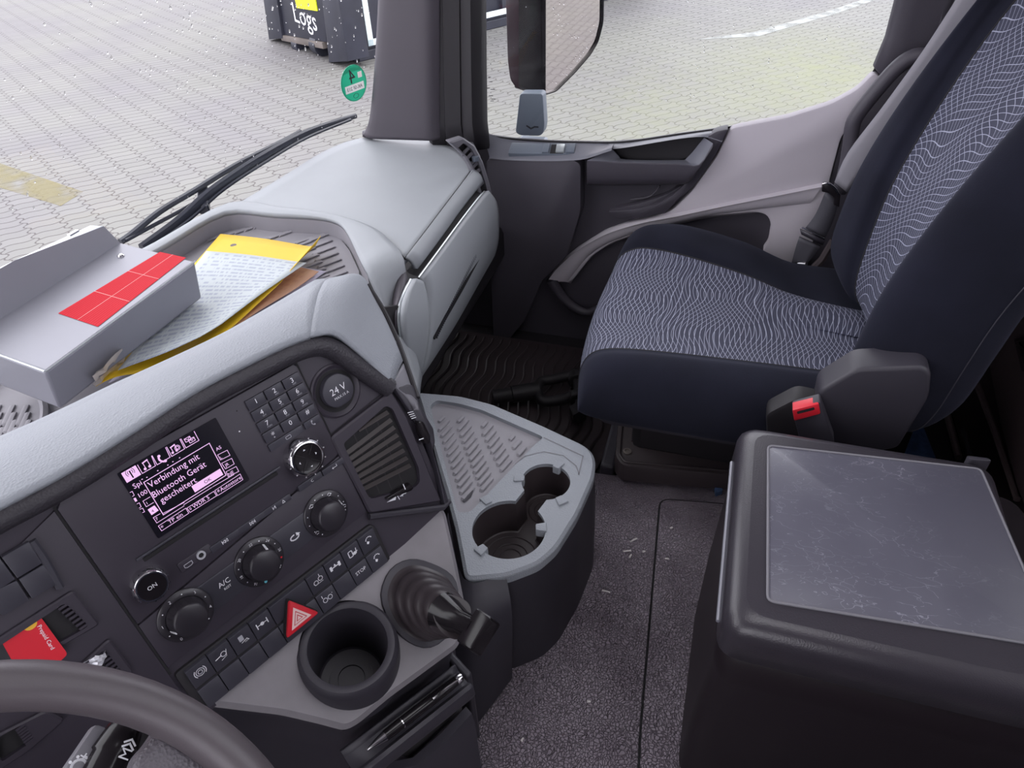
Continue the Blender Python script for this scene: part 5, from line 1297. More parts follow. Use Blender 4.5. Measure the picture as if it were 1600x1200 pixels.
# ================================================================ loose things on the dashboard shelf
def sheet(name, m, far_l, far_r, near_r, near_l, zs, parent=None, wob=.002, n=10, lift=None, seed=1):
    c = [U(*p, z=z) for p, z in zip((far_l, far_r, near_r, near_l), zs)]; rg = random.Random(seed); ph = rg.uniform(0, 6)
    rows = []; uv = []
    for i in range(n + 1):
        v = i / n; r = []; uu = []
        for j in range(n + 1):
            u = j / n; p = c[0] * (1 - u) * (1 - v) + c[1] * u * (1 - v) + c[2] * u * v + c[3] * (1 - u) * v
            p = p + V((0, 0, wob * math.sin(u * 5 + ph + v * 2.3) + wob * math.sin(v * 6 + ph * 2)))
            if lift: p = p + lift(u, v)
            r.append(p); uu.append((u, 1 - v))
        rows.append(r); uv.append(uu)
    mb = MB(); mb.grid(rows, 0, uv=uv)
    return mb.build(name, m, parent, solid=.0008, ang=180)
o = sheet('letter', M['lilac'], (350, 400), (510, 427), (395, 505), (170, 600), (.5225, .5225, .529, .526), seed=5)
tag(o, 'lilac printed sheet lowest under the yellow envelope', 'paper')
o = sheet('form', M['form'], (340, 395), (498, 424), (372, 508), (160, 598), (.531, .535, .552, .541), seed=6)
tag(o, 'salmon printed form sticking out beneath the yellow envelope', 'paper')
ev_ = thing('envelope', 'yellow padded envelope with curled corner on the dashboard shelf', 'envelope', U(330, 470, z=.54))
def curl(u, v):
    k = max(0, u - .90) * 10; return V((.004 * k, 0, .024 * k * k * max(0, 1 - v * 2.2))) + V((0, 0, .005 * max(0, v - .8) * 5 * math.sin(u * 9)))
b_ = sheet('envelope_body', M['yellow'], (344, 364), (503, 386), (328, 542), (150, 604), (.540, .545, .566, .553), ev_, .002, 16, curl, 2)
mb = MB(); f_ = FLAT(.5425); c = f_.uv(365, 384); mb.pad(f_, circ(c[0], c[1], .006, 14), 0, .0015); mb.build('press_stud', M['rust'], ev_)
o = sheet('printed_sheet', M['sheet'], (322, 391), (478, 409), (314, 529), (186, 582), (.551, .556, .582, .567), None, .0015, 12, lambda u, v: V((0, 0, .004 * max(0, v - .85) * 6)), 2)
tag(o, 'white printed sheet lying on the yellow envelope', 'paper')
mb = MB(); rg = random.Random(3); base = U(168, 583, z=.585); rows = []
for i in range(7):
    r = []
    for j in range(7):
        p = U(150 + j * 8 - i * 1.0, 602 - j * 7 - i * 2.5, z=.56 + i * .006); r.append(p + V((rg.uniform(-.003, .003), rg.uniform(-.003, .003), rg.uniform(-.004, .004))))
    rows.append(r)
mb.grid(rows); tag(mb.build('plastic_wrapper', M['clearbag'], ang=20), 'crumpled clear plastic wrapper between grey box and envelope', 'wrapper')

# grey sheet-metal case
ZB, ZT_ = .574, .634
bx = thing('sheet_metal_case', 'grey sheet-metal case with red label lying open on the papers', 'case', U(150, 600, z=ZB))
nl, nr_ = U(95, 640, z=ZB), U(316, 466, z=ZB); tl_, tr_ = U(70, 581, z=ZT_), U(305, 408, z=ZT_); fr2 = U(187, 378, z=ZT_)
dpt = fr2 - tr_; 
fl_ = tl_ + dpt * 1.0; far_b = nr_ + dpt * 1.0 + V((0, .0, 0)); fb_l = nl + dpt
mb = MB()
mb.add([nl, nr_, far_b, fb_l, tl_, tr_, fr2, fl_], [(0, 1, 5, 4), (1, 2, 6, 5), (2, 3, 7, 6), (3, 0, 4, 7), (4, 5, 6, 7), (3, 2, 1, 0)])
body = mb.build('case_body', M['metalbox'], bx, bevel=.004, seg=2)
ex = (tr_ - tl_).normalized(); BT = Frame(tl_, ex, dpt)
mb = MB(); L_ = (tr_ - tl_).length; D_ = dpt.dot(BT.ey); skew = dpt.dot(BT.ex)
wall = [BT.w(skew - .01, D_ - .004, 0), BT.w(L_ + skew - .003, D_ - .004, 0)]
up_ = V((-.01, .020, .052))
mb.grid([[wall[0], wall[0].lerp(wall[1], .5), wall[1]], [wall[0] + up_ * .6, wall[0].lerp(wall[1], .5) + up_ * .6, wall[1] + up_ * .45], [wall[0] + up_, wall[0].lerp(wall[1], .5) + up_, wall[1] + up_ * .62]])
fw_ = mb.build('upright_flange', M['metalbox'], bx, solid=.002, smooth=False)
mb = MB(); mb.grid([[wall[0] + up_, wall[1] + up_ * .62], [wall[0] + up_ + V((0, .034, -.002)), wall[1] + up_ * .62 + V((.0, .028, -.002))]]); mb.build('flange_fold', M['metaledge'], bx, solid=.0015)
lab = [BT.uv(*p) for p in ((91, 490), (250, 394), (291, 403), (153, 511))]
mb = MB(); mb.flat(BT, lab, .0006)
q = [V((*p, 0)) for p in lab]
def Q(a, b): v = q[0].lerp(q[1], a).lerp(q[3].lerp(q[2], a), b); return (v.x, v.y)
for t in (.33, .66): mb.line(BT, [Q(t, 0), Q(t, 1)], .0008, .0009, 1)
mb.line(BT, [Q(0, .5), Q(1, .5)], .0008, .0009, 1)
for k in range(1, 18):
    if k != 9: mb.line(BT, [Q(0.01, k / 18), Q(.99, k / 18)], .0005, .0008, 2)
mb.build('red_label', [M['redlabel'], M['redline'], M['redfine']], bx, smooth=False)
mb = MB(); c = BT.uv(189, 401); mb.lathe(BT, c[0], c[1], [(.0055, 0), (.0055, .002), (.0035, .004), (.0, .0042)], 14, 0, cap=False); mb.build('latch_screw', M['chrome'], bx)
mb = MB(); tb_ = (wall[0].lerp(wall[1], .86)) + up_ * .72 + V((0, .014, .002)); mb.box(tb_, ex * .018, V((0, .006, 0)), V((0, 0, .003))); mb.build('latch_tab', M['chrome'], bx)
mb = MB(); mb.tube([tl_ + V((0, 0, .0005)), fl_ + V((0, 0, .0005))], .0015, 6); mb.tube([tl_, tr_], .0012, 6); mb.build('folded_edge', M['metaledge'], bx)

# ================================================================ side tray with twin cup holders
ZC = .30; TF = FLAT(ZC)
tray = thing('console_tray', 'grey side tray with ribbed mat and twin cup holders', 'console tray', (.2, .3, .05))
ol = fillet([TF.uv(*p) for p in ((650, 611), (720, 617), (768, 629), (850, 664), (914, 694), (927, 706), (931, 722), (928, 745), (903, 802), (870, 855), (842, 880), (792, 899), (727, 905), (721, 872), (712, 826), (698, 772), (668, 672))], .012, 3)
matp = fillet([TF.uv(*p) for p in ((672, 634), (682, 625), (715, 630), (752, 640), (802, 662), (850, 683), (836, 694), (735, 800), (715, 801))], .008, 3)
cA, cB = V((*TF.uv(795, 826), 0)), V((*TF.uv(853, 752), 0))
rA_ = (V((*TF.uv(738, 830), 0)) - V((*TF.uv(853, 822), 0))).length / 2; rB_ = (V((*TF.uv(816, 750), 0)) - V((*TF.uv(892, 755), 0))).length / 2
def twin(ra, rb, nk):
    d = (cB - cA).normalized(); a0 = math.atan2(d.y, d.x); res = []
    ga, gb = math.asin(nk / ra), math.asin(nk / rb)
    for i in range(41): t = a0 + ga + (2 * math.pi - 2 * ga) * i / 40; res.append((cA.x + ra * math.cos(t), cA.y + ra * math.sin(t)))
    for i in range(41): t = a0 + math.pi + gb + (2 * math.pi - 2 * gb) * i / 40; res.append((cB.x + rb * math.cos(t), cB.y + rb * math.sin(t)))
    return res
hole = twin(rA_, rB_, .021)
mb = MB(); mb.plate(TF, ol, [matp, hole], -.02, 0, 0, .005); mb.build('tray_top', M['greygrain'], tray)
mb = MB(); mo = inset(ccw(matp), -.002); mb.flat(TF, mo, -.008, 0)
g0 = V((*TF.uv(685, 650), -.0)); 
for col, (x0, y0, x1, y1, nn_, L) in enumerate(((690, 656, 731, 772, 13, .034), (720, 656, 760, 758, 12, .036), (757, 664, 790, 728, 8, .034), (800, 685, 815, 706, 3, .026))):
    for k in range(nn_):
        t = k / (nn_ - 1); c = U(x0 + (x1 - x0) * t, y0 + (y1 - y0) * t, z=ZC - .008); e = U(x0 + (x1 - x0) * t + 8, y0 + (y1 - y0) * t - 9, z=ZC - .008)
        rib_d = (e - c).normalized(); LL_ = L * (.55 if k == 0 else 1)
        mb.tube([c - rib_d * LL_ / 2 + V((0, 0, -.001)), c - rib_d * LL_ * .4 + V((0, 0, .0018)), c + rib_d * LL_ * .4 + V((0, 0, .0018)), c + rib_d * LL_ / 2 + V((0, 0, -.001))], [.0026, .0040, .0040, .0026], 7, 0, flat=.6, up=(0, 0, 1))
mb.build('ribbed_mat', M['rub'], tray)
mb = MB(); c = U(731, 775, z=ZC - .007); mb.tube([U(724, 784, z=ZC - .006), c, U(738, 766, z=ZC - .006)], [.002, .006, .002], 8, flat=.4, up=(0, 0, 1)); mb.build('finger_notch', M['black'], tray)
mb = MB(); hc = ccw(hole); n_ = len(hc)
mb.grid([[TF.w(a, b, z) for a, b in inset(hc, i_)] for z, i_ in ((-.001, -.0005), (-.02, .001), (-.072, .003), (-.074, .006))], closed=True)
mb.flat(TF, inset(hc, .002), -.0735)
for cc, rr__ in ((cA, rA_), (cB, rB_)):
    for r_ in (.75, .5, .3): mb.tube([TF.w(cc.x + rr__ * r_ * math.cos(t), cc.y + rr__ * r_ * math.sin(t), -.073) for t in [i * math.pi / 16 for i in range(32)]], .0012, 5, closed=True)
mb.build('cup_well', M['brownblack'], tray, recalc=False)
for (px, py, cc) in ((760, 782, cA), (846, 825, cA), (752, 860, cA), (811, 748, cB), (872, 727, cB), (877, 783, cB)):
    p = V((*TF.uv(px, py), 0)); d = (cc - p).normalized(); qd = V((-d.y, d.x, 0))
    pg = [p - d * .008 - qd * .009, p - d * .008 + qd * .009, p + d * .009 + qd * .006, p + d * .009 - qd * .006]
    mb = MB(); mb.pad(TF, fillet([(a.x, a.y) for a in pg], .002, 2), -.012, .0035, .002); mb.build('grip_tab', M['greygrain'], tray)
mb = MB(); mb.line(TF, [TF.uv(*p) for p in ((850, 684), (911, 713), (904, 742))], .0016, .0006); mb.line(TF, [TF.uv(*p) for p in ((805, 725), (820, 713), (850, 706), (880, 712), (900, 728), (905, 742))], .0014, .0006); mb.build('insert_seam', M['midgrey'], tray, smooth=False)
mb = MB(); oc = ccw(ol); low_ = [(a, b) for a, b in oc]
mb.grid([[TF.w(a, b, -.004) for a, b in inset(oc, .0005)], [TF.w(a, b, -.03) for a, b in inset(oc, .0)], [TF.w(a, b, -.12) for a, b in inset(oc, -.004)], [TF.w(a, b, -.25) for a, b in inset(oc, -.006)]], closed=True); mb.build('tray_body', M['black'], tray)
# dark flank that joins the tray to the centre console
mb = MB(); fl = [TF.uv(*p) for p in ((727, 903), (790, 894), (840, 874), (868, 853), (903, 802))]
P1 = [U(*p, z=ZC - .006) for p in ((700, 800), (725, 905), (790, 896))]; P2 = [U(*p, z=.25) for p in ((690, 950), (735, 985), (800, 960))]; P3 = [U(*p, z=.06) for p in ((700, 1170), (742, 1135), (800, 1060))]
mb.loft([P1, P2, P3], 3, 4); mb.build('tray_flank', M['black'], tray)

# ================================================================ hand brake lever with gaiter, pen, card, foil
hb_ = thing('hand_brake_lever', 'glossy black hand brake lever rising from a ribbed rubber gaiter', 'lever', LOW.w(*LOW.uv(650, 940)))
b0 = [LOW.uv(*p) for p in ((598, 930), (612, 893), (640, 878), (672, 884), (704, 903), (712, 935), (700, 985), (672, 1008), (640, 1000), (612, 972))]
cen = V((sum(p[0] for p in b0) / 10, sum(p[1] for p in b0) / 10, 0)); tipc = V((*LOW.uv(706, 962, .062), .062))
mb = MB(); ring = cr2(b0, 3, True); rows = []
NR = 11
for k in range(NR):
    t = k / (NR - 1); c = V((cen.x, cen.y, 0)).lerp(tipc, t); sc = (1 - .50 * t) * (1.0 if k % 2 == 0 else .77)
    rows.append([LOW.w(c.x + (a - cen.x) * sc, c.y + (b - cen.y) * sc, c.z + .002) for a, b in ring])
dn = dense(rows, 2, 1); mb.grid(rows, closed=True)
mb.add([rows[-1][i] for i in range(len(ring))], [tuple(range(len(ring)))]); mb.build('gaiter', M['rubblack'] if 'rubblack' in M else M['brownblack'], hb_, sub=1, ang=180)
nk0 = LOW.w(*LOW.uv(700, 960, .058), .058); nk1 = LOW.w(*LOW.uv(742, 984, .092), .092); d = (nk1 - nk0).normalized()
mb = MB(); mb.tube([nk0 - d * .01, nk0 + d * .006, nk0.lerp(nk1, .5), nk1], [.022, .0175, .0130, .0135], 16); mb.build('lever_neck', M['gloss'], hb_)
mb = MB(); side = (U(760, 966, pl=(nk1, (CAM - nk1).normalized())) - U(735, 1006, pl=(nk1, (CAM - nk1).normalized()))).normalized(); nn = d.cross(side).normalized()
HF = Frame(nk1 + d * .002, side, nn); mb.pad(HF, rrect(0, 0, .040, .024, .004, 3), -.006, .016, .004); mb.build('lever_head', M['gloss'], hb_, ang=30)
mb = MB(); LB_ = [(a * 1.0, b * 1.0) for a, b in ring]; mb.pad(LOW, inset(ccw(ring), -.003), 0, .004, .002); mb.build('gaiter_collar', M['black'], hb_)

pen = thing('ballpoint_pen', 'black ballpoint pen with chrome tip on the console ledge', 'pen', PENF.o)
zp = None
pA, pB = U(564, 1160, pl=(PENF.o + V((0, 0, .008)), V((0, 0, 1)))), U(716, 1046, pl=(PENF.o + V((0, 0, .008)), V((0, 0, 1))))
pe0 = e1 + V((0, 0, LEDZ + .0125)) + outw * .019
pdl = V((dl.x, dl.y, dl.z)).normalized(); s0 = (pA - pe0).dot(pdl); s1 = (pB - pe0).dot(pdl)
def PE(t): return pe0 + pdl * (s0 + (s1 - s0) * t)
mb = MB(); mb.tube([PE(.0), PE(.02), PE(.10), PE(.175)], [.0010, .0020, .0046, .0063], 14); mb.build('pen_tip', M['chrome'], pen)
mb = MB(); mb.tube([PE(.175), PE(.3), PE(.5), PE(.8), PE(.93)], [.0063, .0068, .0068, .0066, .0060], 14); mb.build('pen_barrel', M['gloss'], pen)
mb = MB(); mb.tube([PE(.93), PE(.985), PE(1.0)], [.0062, .0060, .0046], 14); mb.build('pen_cap', M['chrome'], pen)
mb = MB(); mb.tube([PE(.94) + V((0, 0, .007)) + outw * .004, PE(.8) + V((0, 0, .0095)) + outw * .004, PE(.66) + V((0, 0, .008)) + outw * .004], [.0016, .0016, .0022], 8); mb.build('pen_clip', M['chrome'], pen)
mb = MB(); mb.tube([PE(.34), PE(.35)], .0071, 14); mb.build('pen_ring', M['chrome'], pen)

CFm = Frame(PAN.w(*pp(55, 995), .0050), PAN.ex, PAN.ey - PAN.ez * .16)
cdp = thing('payment_card', 'red and black card with gold dot standing in the card slot', 'card', CFm.o)
mb = MB(); cpoly = fillet([CFm.uv(*p) for p in ((-12, 1008), (62, 962), (106, 1022), (62, 1060), (20, 1070))], .003, 3)
mb.pad(CFm, cpoly, 0, .0009, 0, 0)
mb.flat(CFm, [CFm.uv(*p) for p in ((-12, 1012), (2, 1002), (34, 1060), (20, 1068))], .0011, 1)
c = CFm.uv(47, 976); mb.flat(CFm, circ(c[0], c[1], .0052, 18, .0042), .0012, 2)
a = V((*CFm.uv(60, 982), 0)); b = V((*CFm.uv(78, 1012), 0)); m_ = (a + b) / 2; rot = math.atan2(b.y - a.y, b.x - a.x)
mb.text(CFm, 'Prepaid Card', m_.x + .001, m_.y, .0046, .0013, 3, rot=rot); mb.build('card_face', [M['red'], M['ink'], M['yellowmark'], M['white']], cdp, smooth=False)
mb = MB(); rg = random.Random(5); rows = []
for i in range(6):
    r = []
    for j in range(7):
        p = PAN.w(*pp(128 + j * 6.2, 1036 - j * 3.4 + i * 4, .008), .008); r.append(p + PAN.ez * rg.uniform(-.003, .004) + PAN.ey * rg.uniform(-.001, .001))
    rows.append(r)
mb.grid(rows); tag(mb.build('foil_wrapper', M['foil'], ang=12), 'crumpled silver foil wrapper tucked in the lower card slot', 'wrapper')

# ================================================================ steering wheel and column stalk
WC = V((-.61, .32, .64)); th = math.radians(45); WN = V((0, -math.sin(th), math.cos(th)))
WF = Frame(WC, (1, 0, 0), WN.cross(V((1, 0, 0))))
sw_ = thing('steering_wheel', 'dark grey leather steering wheel rim with grained spoke', 'steering wheel', WC)
mb = MB(); R_ = .225; vs = []
NS, NT = 96, 20; rows = []
for i in range(NS):
    a = 2 * math.pi * i / NS; c = WF.w(R_ * math.cos(a), R_ * math.sin(a)); dr = WF.ex * math.cos(a) + WF.ey * math.sin(a)
    rows.append([c + dr * .0165 * math.cos(2 * math.pi * k / NT) + WN * .0185 * math.sin(2 * math.pi * k / NT) for k in range(NT)])
rows.append(rows[0]); mb.grid(rows, closed=True); mb.build('rim', M['wheelskin'], sw_, ang=180, recalc=True)
def wpt(px, py, h=0.0): return WF.uv(px, py, h)
mb = MB(); spk = fillet([wpt(*p) for p in ((262, 1120), (330, 1150), (420, 1215), (400, 1330), (250, 1420), (205, 1260), (214, 1185), (238, 1160))], .02, 4)
mb.pad(WF, spk, -.022, -.002, .014, steps=4); mb.build('spoke', M['wheelgrain'], sw_)
mb = MB(); mb.lathe(WF, 0, 0, [(.085, -.05), (.085, -.02), (.07, -.002), (0, .0)], 40, 0, cap=False); mb.build('hub_cover', M['wheelgrain'], sw_)
KF = Frame(WC - WN * .05, WF.ex, WF.ey)
stl = thing('column_stalk', 'black column stalk with M and plus marks behind the steering wheel', 'stalk', KF.w(*KF.uv(170, 1180)))
mb = MB(); mb.pad(KF, fillet([KF.uv(*p) for p in ((149, 1131), (178, 1141), (124, 1215), (92, 1215))], .003, 2), -.012, 0, .003)
c = KF.uv(131, 1183); mb.text(KF, '+', *c, .012, .0003, 1); c = KF.uv(141, 1191); mb.text(KF, '-', *c, .012, .0003, 1)
c = KF.uv(123, 1199); mb.line(KF, circ(c[0], c[1], .005, 16), .0018, .0003, 1, True)
for k in range(8): q = k * math.pi / 4; mb.flat(KF, circ(c[0] + .0072 * math.cos(q), c[1] + .0072 * math.sin(q), .0012, 6), .0003, 1)
mb.build('stalk_lever', [M['midgrey'], M['white']], stl)
mb = MB(); A, B = KF.uv(196, 1140), KF.uv(150, 1230); mb.tube([KF.w(*A, -.002), KF.w(*(V((*A, 0)).lerp(V((*B, 0)), .45).to_2d()), .0), KF.w(*(V((*A, 0)).lerp(V((*B, 0)), .48).to_2d()), .0), KF.w(*B, .0)], [.0135, .0165, .0150, .0150], 24)
mb.build('stalk_grip', M['gloss'], stl, ang=50)
mb = MB(); AX = V((B[0] - A[0], B[1] - A[1], 0)).normalized(); r0 = math.atan2(AX.y, AX.x)
NF = Frame(KF.o + KF.ez * .0172, KF.ex, KF.ey)
c = NF.uv(196, 1178); mb.text(NF, 'M', *c, .011, .0, 0, rot=r0 + math.pi)
c = NF.uv(203, 1162); qx = V((-AX.y, AX.x, 0))
for k in (0, 1): 
    o_ = V((*c, 0)) - AX * (.003 * k); mb.line(NF, [tuple((o_ + qx * .004 + AX * .003).to_2d()), tuple(o_.to_2d()), tuple((o_ - qx * .004 + AX * .003).to_2d())], .0014, .0)
mb.build('stalk_mark', M['white'], stl, smooth=False)

# ================================================================ passenger seat
seat = thing('passenger_seat', 'navy velour passenger seat with wavy line cloth centre panels', 'seat', (.65, -.05, .06))
st_y = [(.222, .0), (.219, .35), (.208, .66), (.188, .86), (.150, .97), (.06, 1.0), (-.06, 1.0), (-.16, .99), (-.25, .97), (-.31, .9)]
cb_ = [(.45, .285), (.402, .30), (.388, .335), (.390, .385), (.405, .420), (.432, .434), (.462, .424), (.53, .411), (.62, .406), (.71, .410), (.800, .422), (.836, .452), (.872, .462), (.908, .440), (.925, .39), (.915, .32), (.87, .285)]
rows = []
for (y, k) in st_y:
    s_ = max(0, min(1, (.15 - y) / .40)); r = []
    for i, (x, z) in enumerate(cb_):
        xx = x + (.020 * s_ if 5 <= i <= 7 else 0) - (.085 * s_ if i in (9, 10, 11) else .03 * s_ if i == 12 else 0)
        yy = y - (.030 * abs((x - .66) / .27) ** 2.2 if y > .1 else 0)
        if i >= 10 and y < 0: z = z - (z - .36) * min(1, -y / .17) * (.75 if i > 10 else .25)
        r.append(V((xx, yy, .325 + (z - .325) * k)))
    rows.append(r)
D = dense(rows, 5, 5); R, Cn = len(D), len(D[0])
i0, i1 = 6 * 5, 10 * 5 + 2
def part_grid(name, Dm, j0, j1, m, scale=1.0):
    mb = MB(); sub = [r[j0:j1 + 1] for r in Dm]
    uv = []; acc = 0
    for i, r in enumerate(sub):
        if i: acc += (r[len(r) // 2] - sub[i - 1][len(r) // 2]).length
        b = 0; u_ = []
        for j, p in enumerate(r):
            if j: b += (p - r[j - 1]).length
            u_.append((acc * scale, b * scale))
        uv.append(u_)
    mb.grid(sub, uv=uv); return mb.build(name, m, seat, ang=180, recalc=False)
part_grid('cushion_bolster', D, 0, i0, M['velour']); part_grid('cushion_bolster', D, i1, Cn - 1, M['velour']); part_grid('cushion_panel', D, i0, i1, M['cloth'])
mb = MB()
for j in (i0, i1): mb.tube([r[j] + V((0, 0, -.0008)) for r in D], .0018, 6)
mb.build('cushion_piping', M['gap'], seat)
mb = MB(); PFm = FLAT(.20); mb.pad(Frame((0, 0, 0), (1, 0, 0), (0, 1, 0)), fillet([(.42, -.28), (.90, -.28), (.90, .165), (.42, .165)], .03, 4), .278, .335, .02); mb.build('seat_pan', M['black'], seat)
ys_ = lambda z: -.262 - .05 * (z - .43) - .33 * max(0, z - .43) ** 2 - .10 * max(0, z - .65)
rows = []
for z, kk in ((.395, .35), (.41, .7), (.45, .95), (.53, 1), (.63, 1), (.75, 1), (.88, 1), (1.0, 1), (1.12, 1), (1.22, .9)):
    f = min(1, max(0, (z - .43) / .45)); xin = .478 + .004 * f; xif = .732 + .105 * f; y0 = ys_(z)
    cols = [(.50, -.145), (.43, -.14), (.398, -.115), (.386, -.06), (.388, -.01), (.402, .026), (.428, .042), (.455, .032), (xin, .004), (.56, -.008), (.64, -.010), (xif, .004), (xif + .025, .030), (.872 - .01 * (1 - f), .046), (.903, .026), (.915, -.03), (.905, -.11), (.87, -.14)]
    rows.append([V((x, y0 + dy * kk - (1 - kk) * .06, z)) for x, dy in cols])
D2 = dense(rows, 5, 5); j0, j1 = 8 * 5, 11 * 5
def rev(Dm): return [list(r) for r in Dm]
part_grid('backrest_bolster', D2, 0, j0, M['velour']); part_grid('backrest_bolster', D2, j1, len(D2[0]) - 1, M['velour']); part_grid('backrest_panel', D2, j0, j1, M['cloth2'])
mb = MB()
for j in (j0, j1): mb.tube([r[j] + V((0, .0, 0)) for r in D2], .0018, 6)
mb.build('backrest_piping', M['gap'], seat)
mb = MB(); mb.tube([r[4 * 5 - 8] + V((-.0006, 0, 0)) for r in D2], .0009, 5); mb.build('side_seam', M['key'], seat)
mb = MB(); bw = [[r[0] for r in D2], [r[-1] for r in D2]]; mb.grid(bw); mb.build('back_cover', M['velour'], seat)
mb = MB(); bt = D2[0]; mb.add([p for p in bt], [tuple(range(len(bt)))]); mb.build('back_underside', M['velour'], seat)
HFm = Frame((.352, 0, 0), (0, -1, 0), (0, 0, 1))
mb = MB(); hp2 = fillet([HFm.uv(*p) for p in ((1280, 612), (1338, 577), (1441, 573), (1456, 583), (1452, 622), (1403, 702), (1285, 720), (1262, 690))], .010, 4); mb.pad(HFm, hp2, -.05, 0, .006, steps=3); mb.build('recliner_cover', M['black'], seat)
mb = MB(); mb.pad(HFm, fillet([HFm.uv(*p) for p in ((1196, 655), (1245, 630), (1290, 640), (1300, 740), (1200, 740))], .01, 3), -.045, -.012, .006); mb.build('hinge_bracket', M['dark'], seat)
BFm = Frame((.330, 0, 0), (0, -1, 0), (0, 0, 1))
mb = MB(); bk_ = [BFm.uv(*p) for p in ((1237, 640), (1282, 628), (1304, 690), (1295, 715), (1256, 712))]; mb.pad(BFm, fillet(bk_, .004, 3), -.02, 0, .005); bkl = mb.build('belt_buckle', M['black'], seat)
mb = MB(); rq = [BFm.uv(*p) for p in ((1238, 639), (1279, 629), (1282, 645), (1241, 656))]; mb.pad(BFm, fillet(rq, .002, 2), -.015, .003, .002); mb.pad(BFm, fillet([BFm.uv(*p) for p in ((1245, 641), (1272, 634), (1273, 638), (1246, 645))], .0008, 1), .0, .0033, 0, 1); mb.build('release_button', [M['red'], M['gap']], bkl)
# pedestal with storage tray under the seat
mb = MB(); mb.box((.70, -.06, .17), V((.30, 0, 0)), V((0, .34, 0)), V((0, 0, .16))); mb.build('pedestal', M['dark'], seat, bevel=.02)
zt = .105; SFm = FLAT(zt)
mb = MB(); tp = fillet([SFm.uv(*p) for p in ((968, 628), (961, 712), (972, 727), (1190, 746), (1350, 757))] + [(.92, -.30), (.92, .13)], .012, 4)
mb.pad(SFm, tp, -.045, 0, .005); ti = inset(ccw(tp), .009); mb.tube([SFm.w(a, b, .001) for a, b in ti], .003, 6, closed=True)
for k in range(2): mb.tube([SFm.w(*SFm.uv(992 + k * 9, 640), .001), SFm.w(*SFm.uv(988 + k * 9, 690), .001)], .003, 6)
tb = mb.build('underseat_tray', M['brownblack'], seat)
mb = MB(); c = SFm.uv(980, 706); mb.lathe(SFm, c[0], c[1], [(.009, 0), (.009, .003), (.005, .004), (.0045, .002), (0, .002)], 16, 0, cap=False); mb.build('tray_screw', M['rust'], tb)
mb = MB(); mb.box((.69, .150, .05), V((.36, 0, 0)), V((0, .03, 0)), V((0, 0, .05))); mb.build('floor_rail', M['black'], seat, bevel=.006)
mb = MB(); mb.box((.90, -.27, .30), V((.05, 0, 0)), V((0, .16, 0)), V((0, 0, .10))); mb.build('recliner_mechanism', M['brownblack'], seat, bevel=.01)
mb = MB(); mb.tube([U(1252, 437, x=.93), U(1285, 405, x=.93), U(1303, 375, x=.93)], .008, 8); mb.build('recliner_rod', M['brownblack'], seat)

# ================================================================ seat belt
blt = thing('seat_belt', 'grey seat belt webbing hanging beside the passenger seat back', 'seat belt', U(1260, 420, x=.96))
Lp = [(1540, -80), (1517, -40), (1493, 0), (1440, 82), (1378, 168), (1325, 238), (1304, 284)]; Rp = [(1598, -80), (1572, -40), (1545, 0), (1481, 98), (1416, 178), (1352, 262), (1323, 300)]
mb = MB(); mb.loft([[U(*a, x=.955), U((a[0] + b[0]) / 2, (a[1] + b[1]) / 2, x=.951), U(*b, x=.950)] for a, b in zip(Lp, Rp)], 4, 2); mb.build('shoulder_webbing', M['belt'], blt, solid=.0015)
mb = MB(); mb.loft([[U(*a, x=.955), U(*b, x=.950)] for a, b in (((1290, 298), (1310, 316)), ((1275, 333), (1302, 345)), ((1257, 358), (1288, 374)))], 4, 2); mb.build('lap_webbing', M['beltdark'], blt, solid=.0015)
TGF = Frame(U(1300, 303, x=.945), U(1314, 318, x=.945) - U(1286, 288, x=.945), U(1310, 290, x=.945) - U(1300, 303, x=.945))
mb = MB(); mb.pad(TGF, fillet([TGF.uv(*p) for p in ((1284, 290), (1292, 285), (1306, 292), (1313, 303), (1311, 322), (1302, 318), (1304, 308), (1296, 300), (1284, 298))], .002, 2), -.004, .006, .002); mb.build('belt_tongue', M['gloss'], blt)
mb = MB(); mb.tube(cr([U(a, b, x=.937) for a, b in ((1285, 287), (1294, 286), (1304, 293), (1311, 304))], 3), .0022, 8); mb.build('tongue_edge', M['chrome'], blt)
mb = MB(); mb.grid([[U(*a, x=.945), U(*b, x=.942)] for a, b in (((1250, 357), (1290, 375)), ((1252, 365), (1286, 382)))]); mb.build('belt_keeper', M['black'], blt, solid=.004)
mb = MB(); mb.tube([U(1253, 355, x=.942), U(1288, 373, x=.940)], .0018, 8); mb.build('keeper_edge', M['chrome'], blt)
mb = MB(); mb.loft([[U(*a, x=.955), U(*b, x=.948)] for a, b in (((1249, 369), (1282, 384)), ((1243, 388), (1274, 396)), ((1237, 413), (1258, 415)))], 3, 3); mb.build('belt_boot', M['beltdark'], blt, solid=.006)
mb = MB(); mb.tube([U(1248, 412, x=.95), U(1260, 413, x=.94)], .006, 10); mb.build('anchor_bolt', M['steel'], blt)

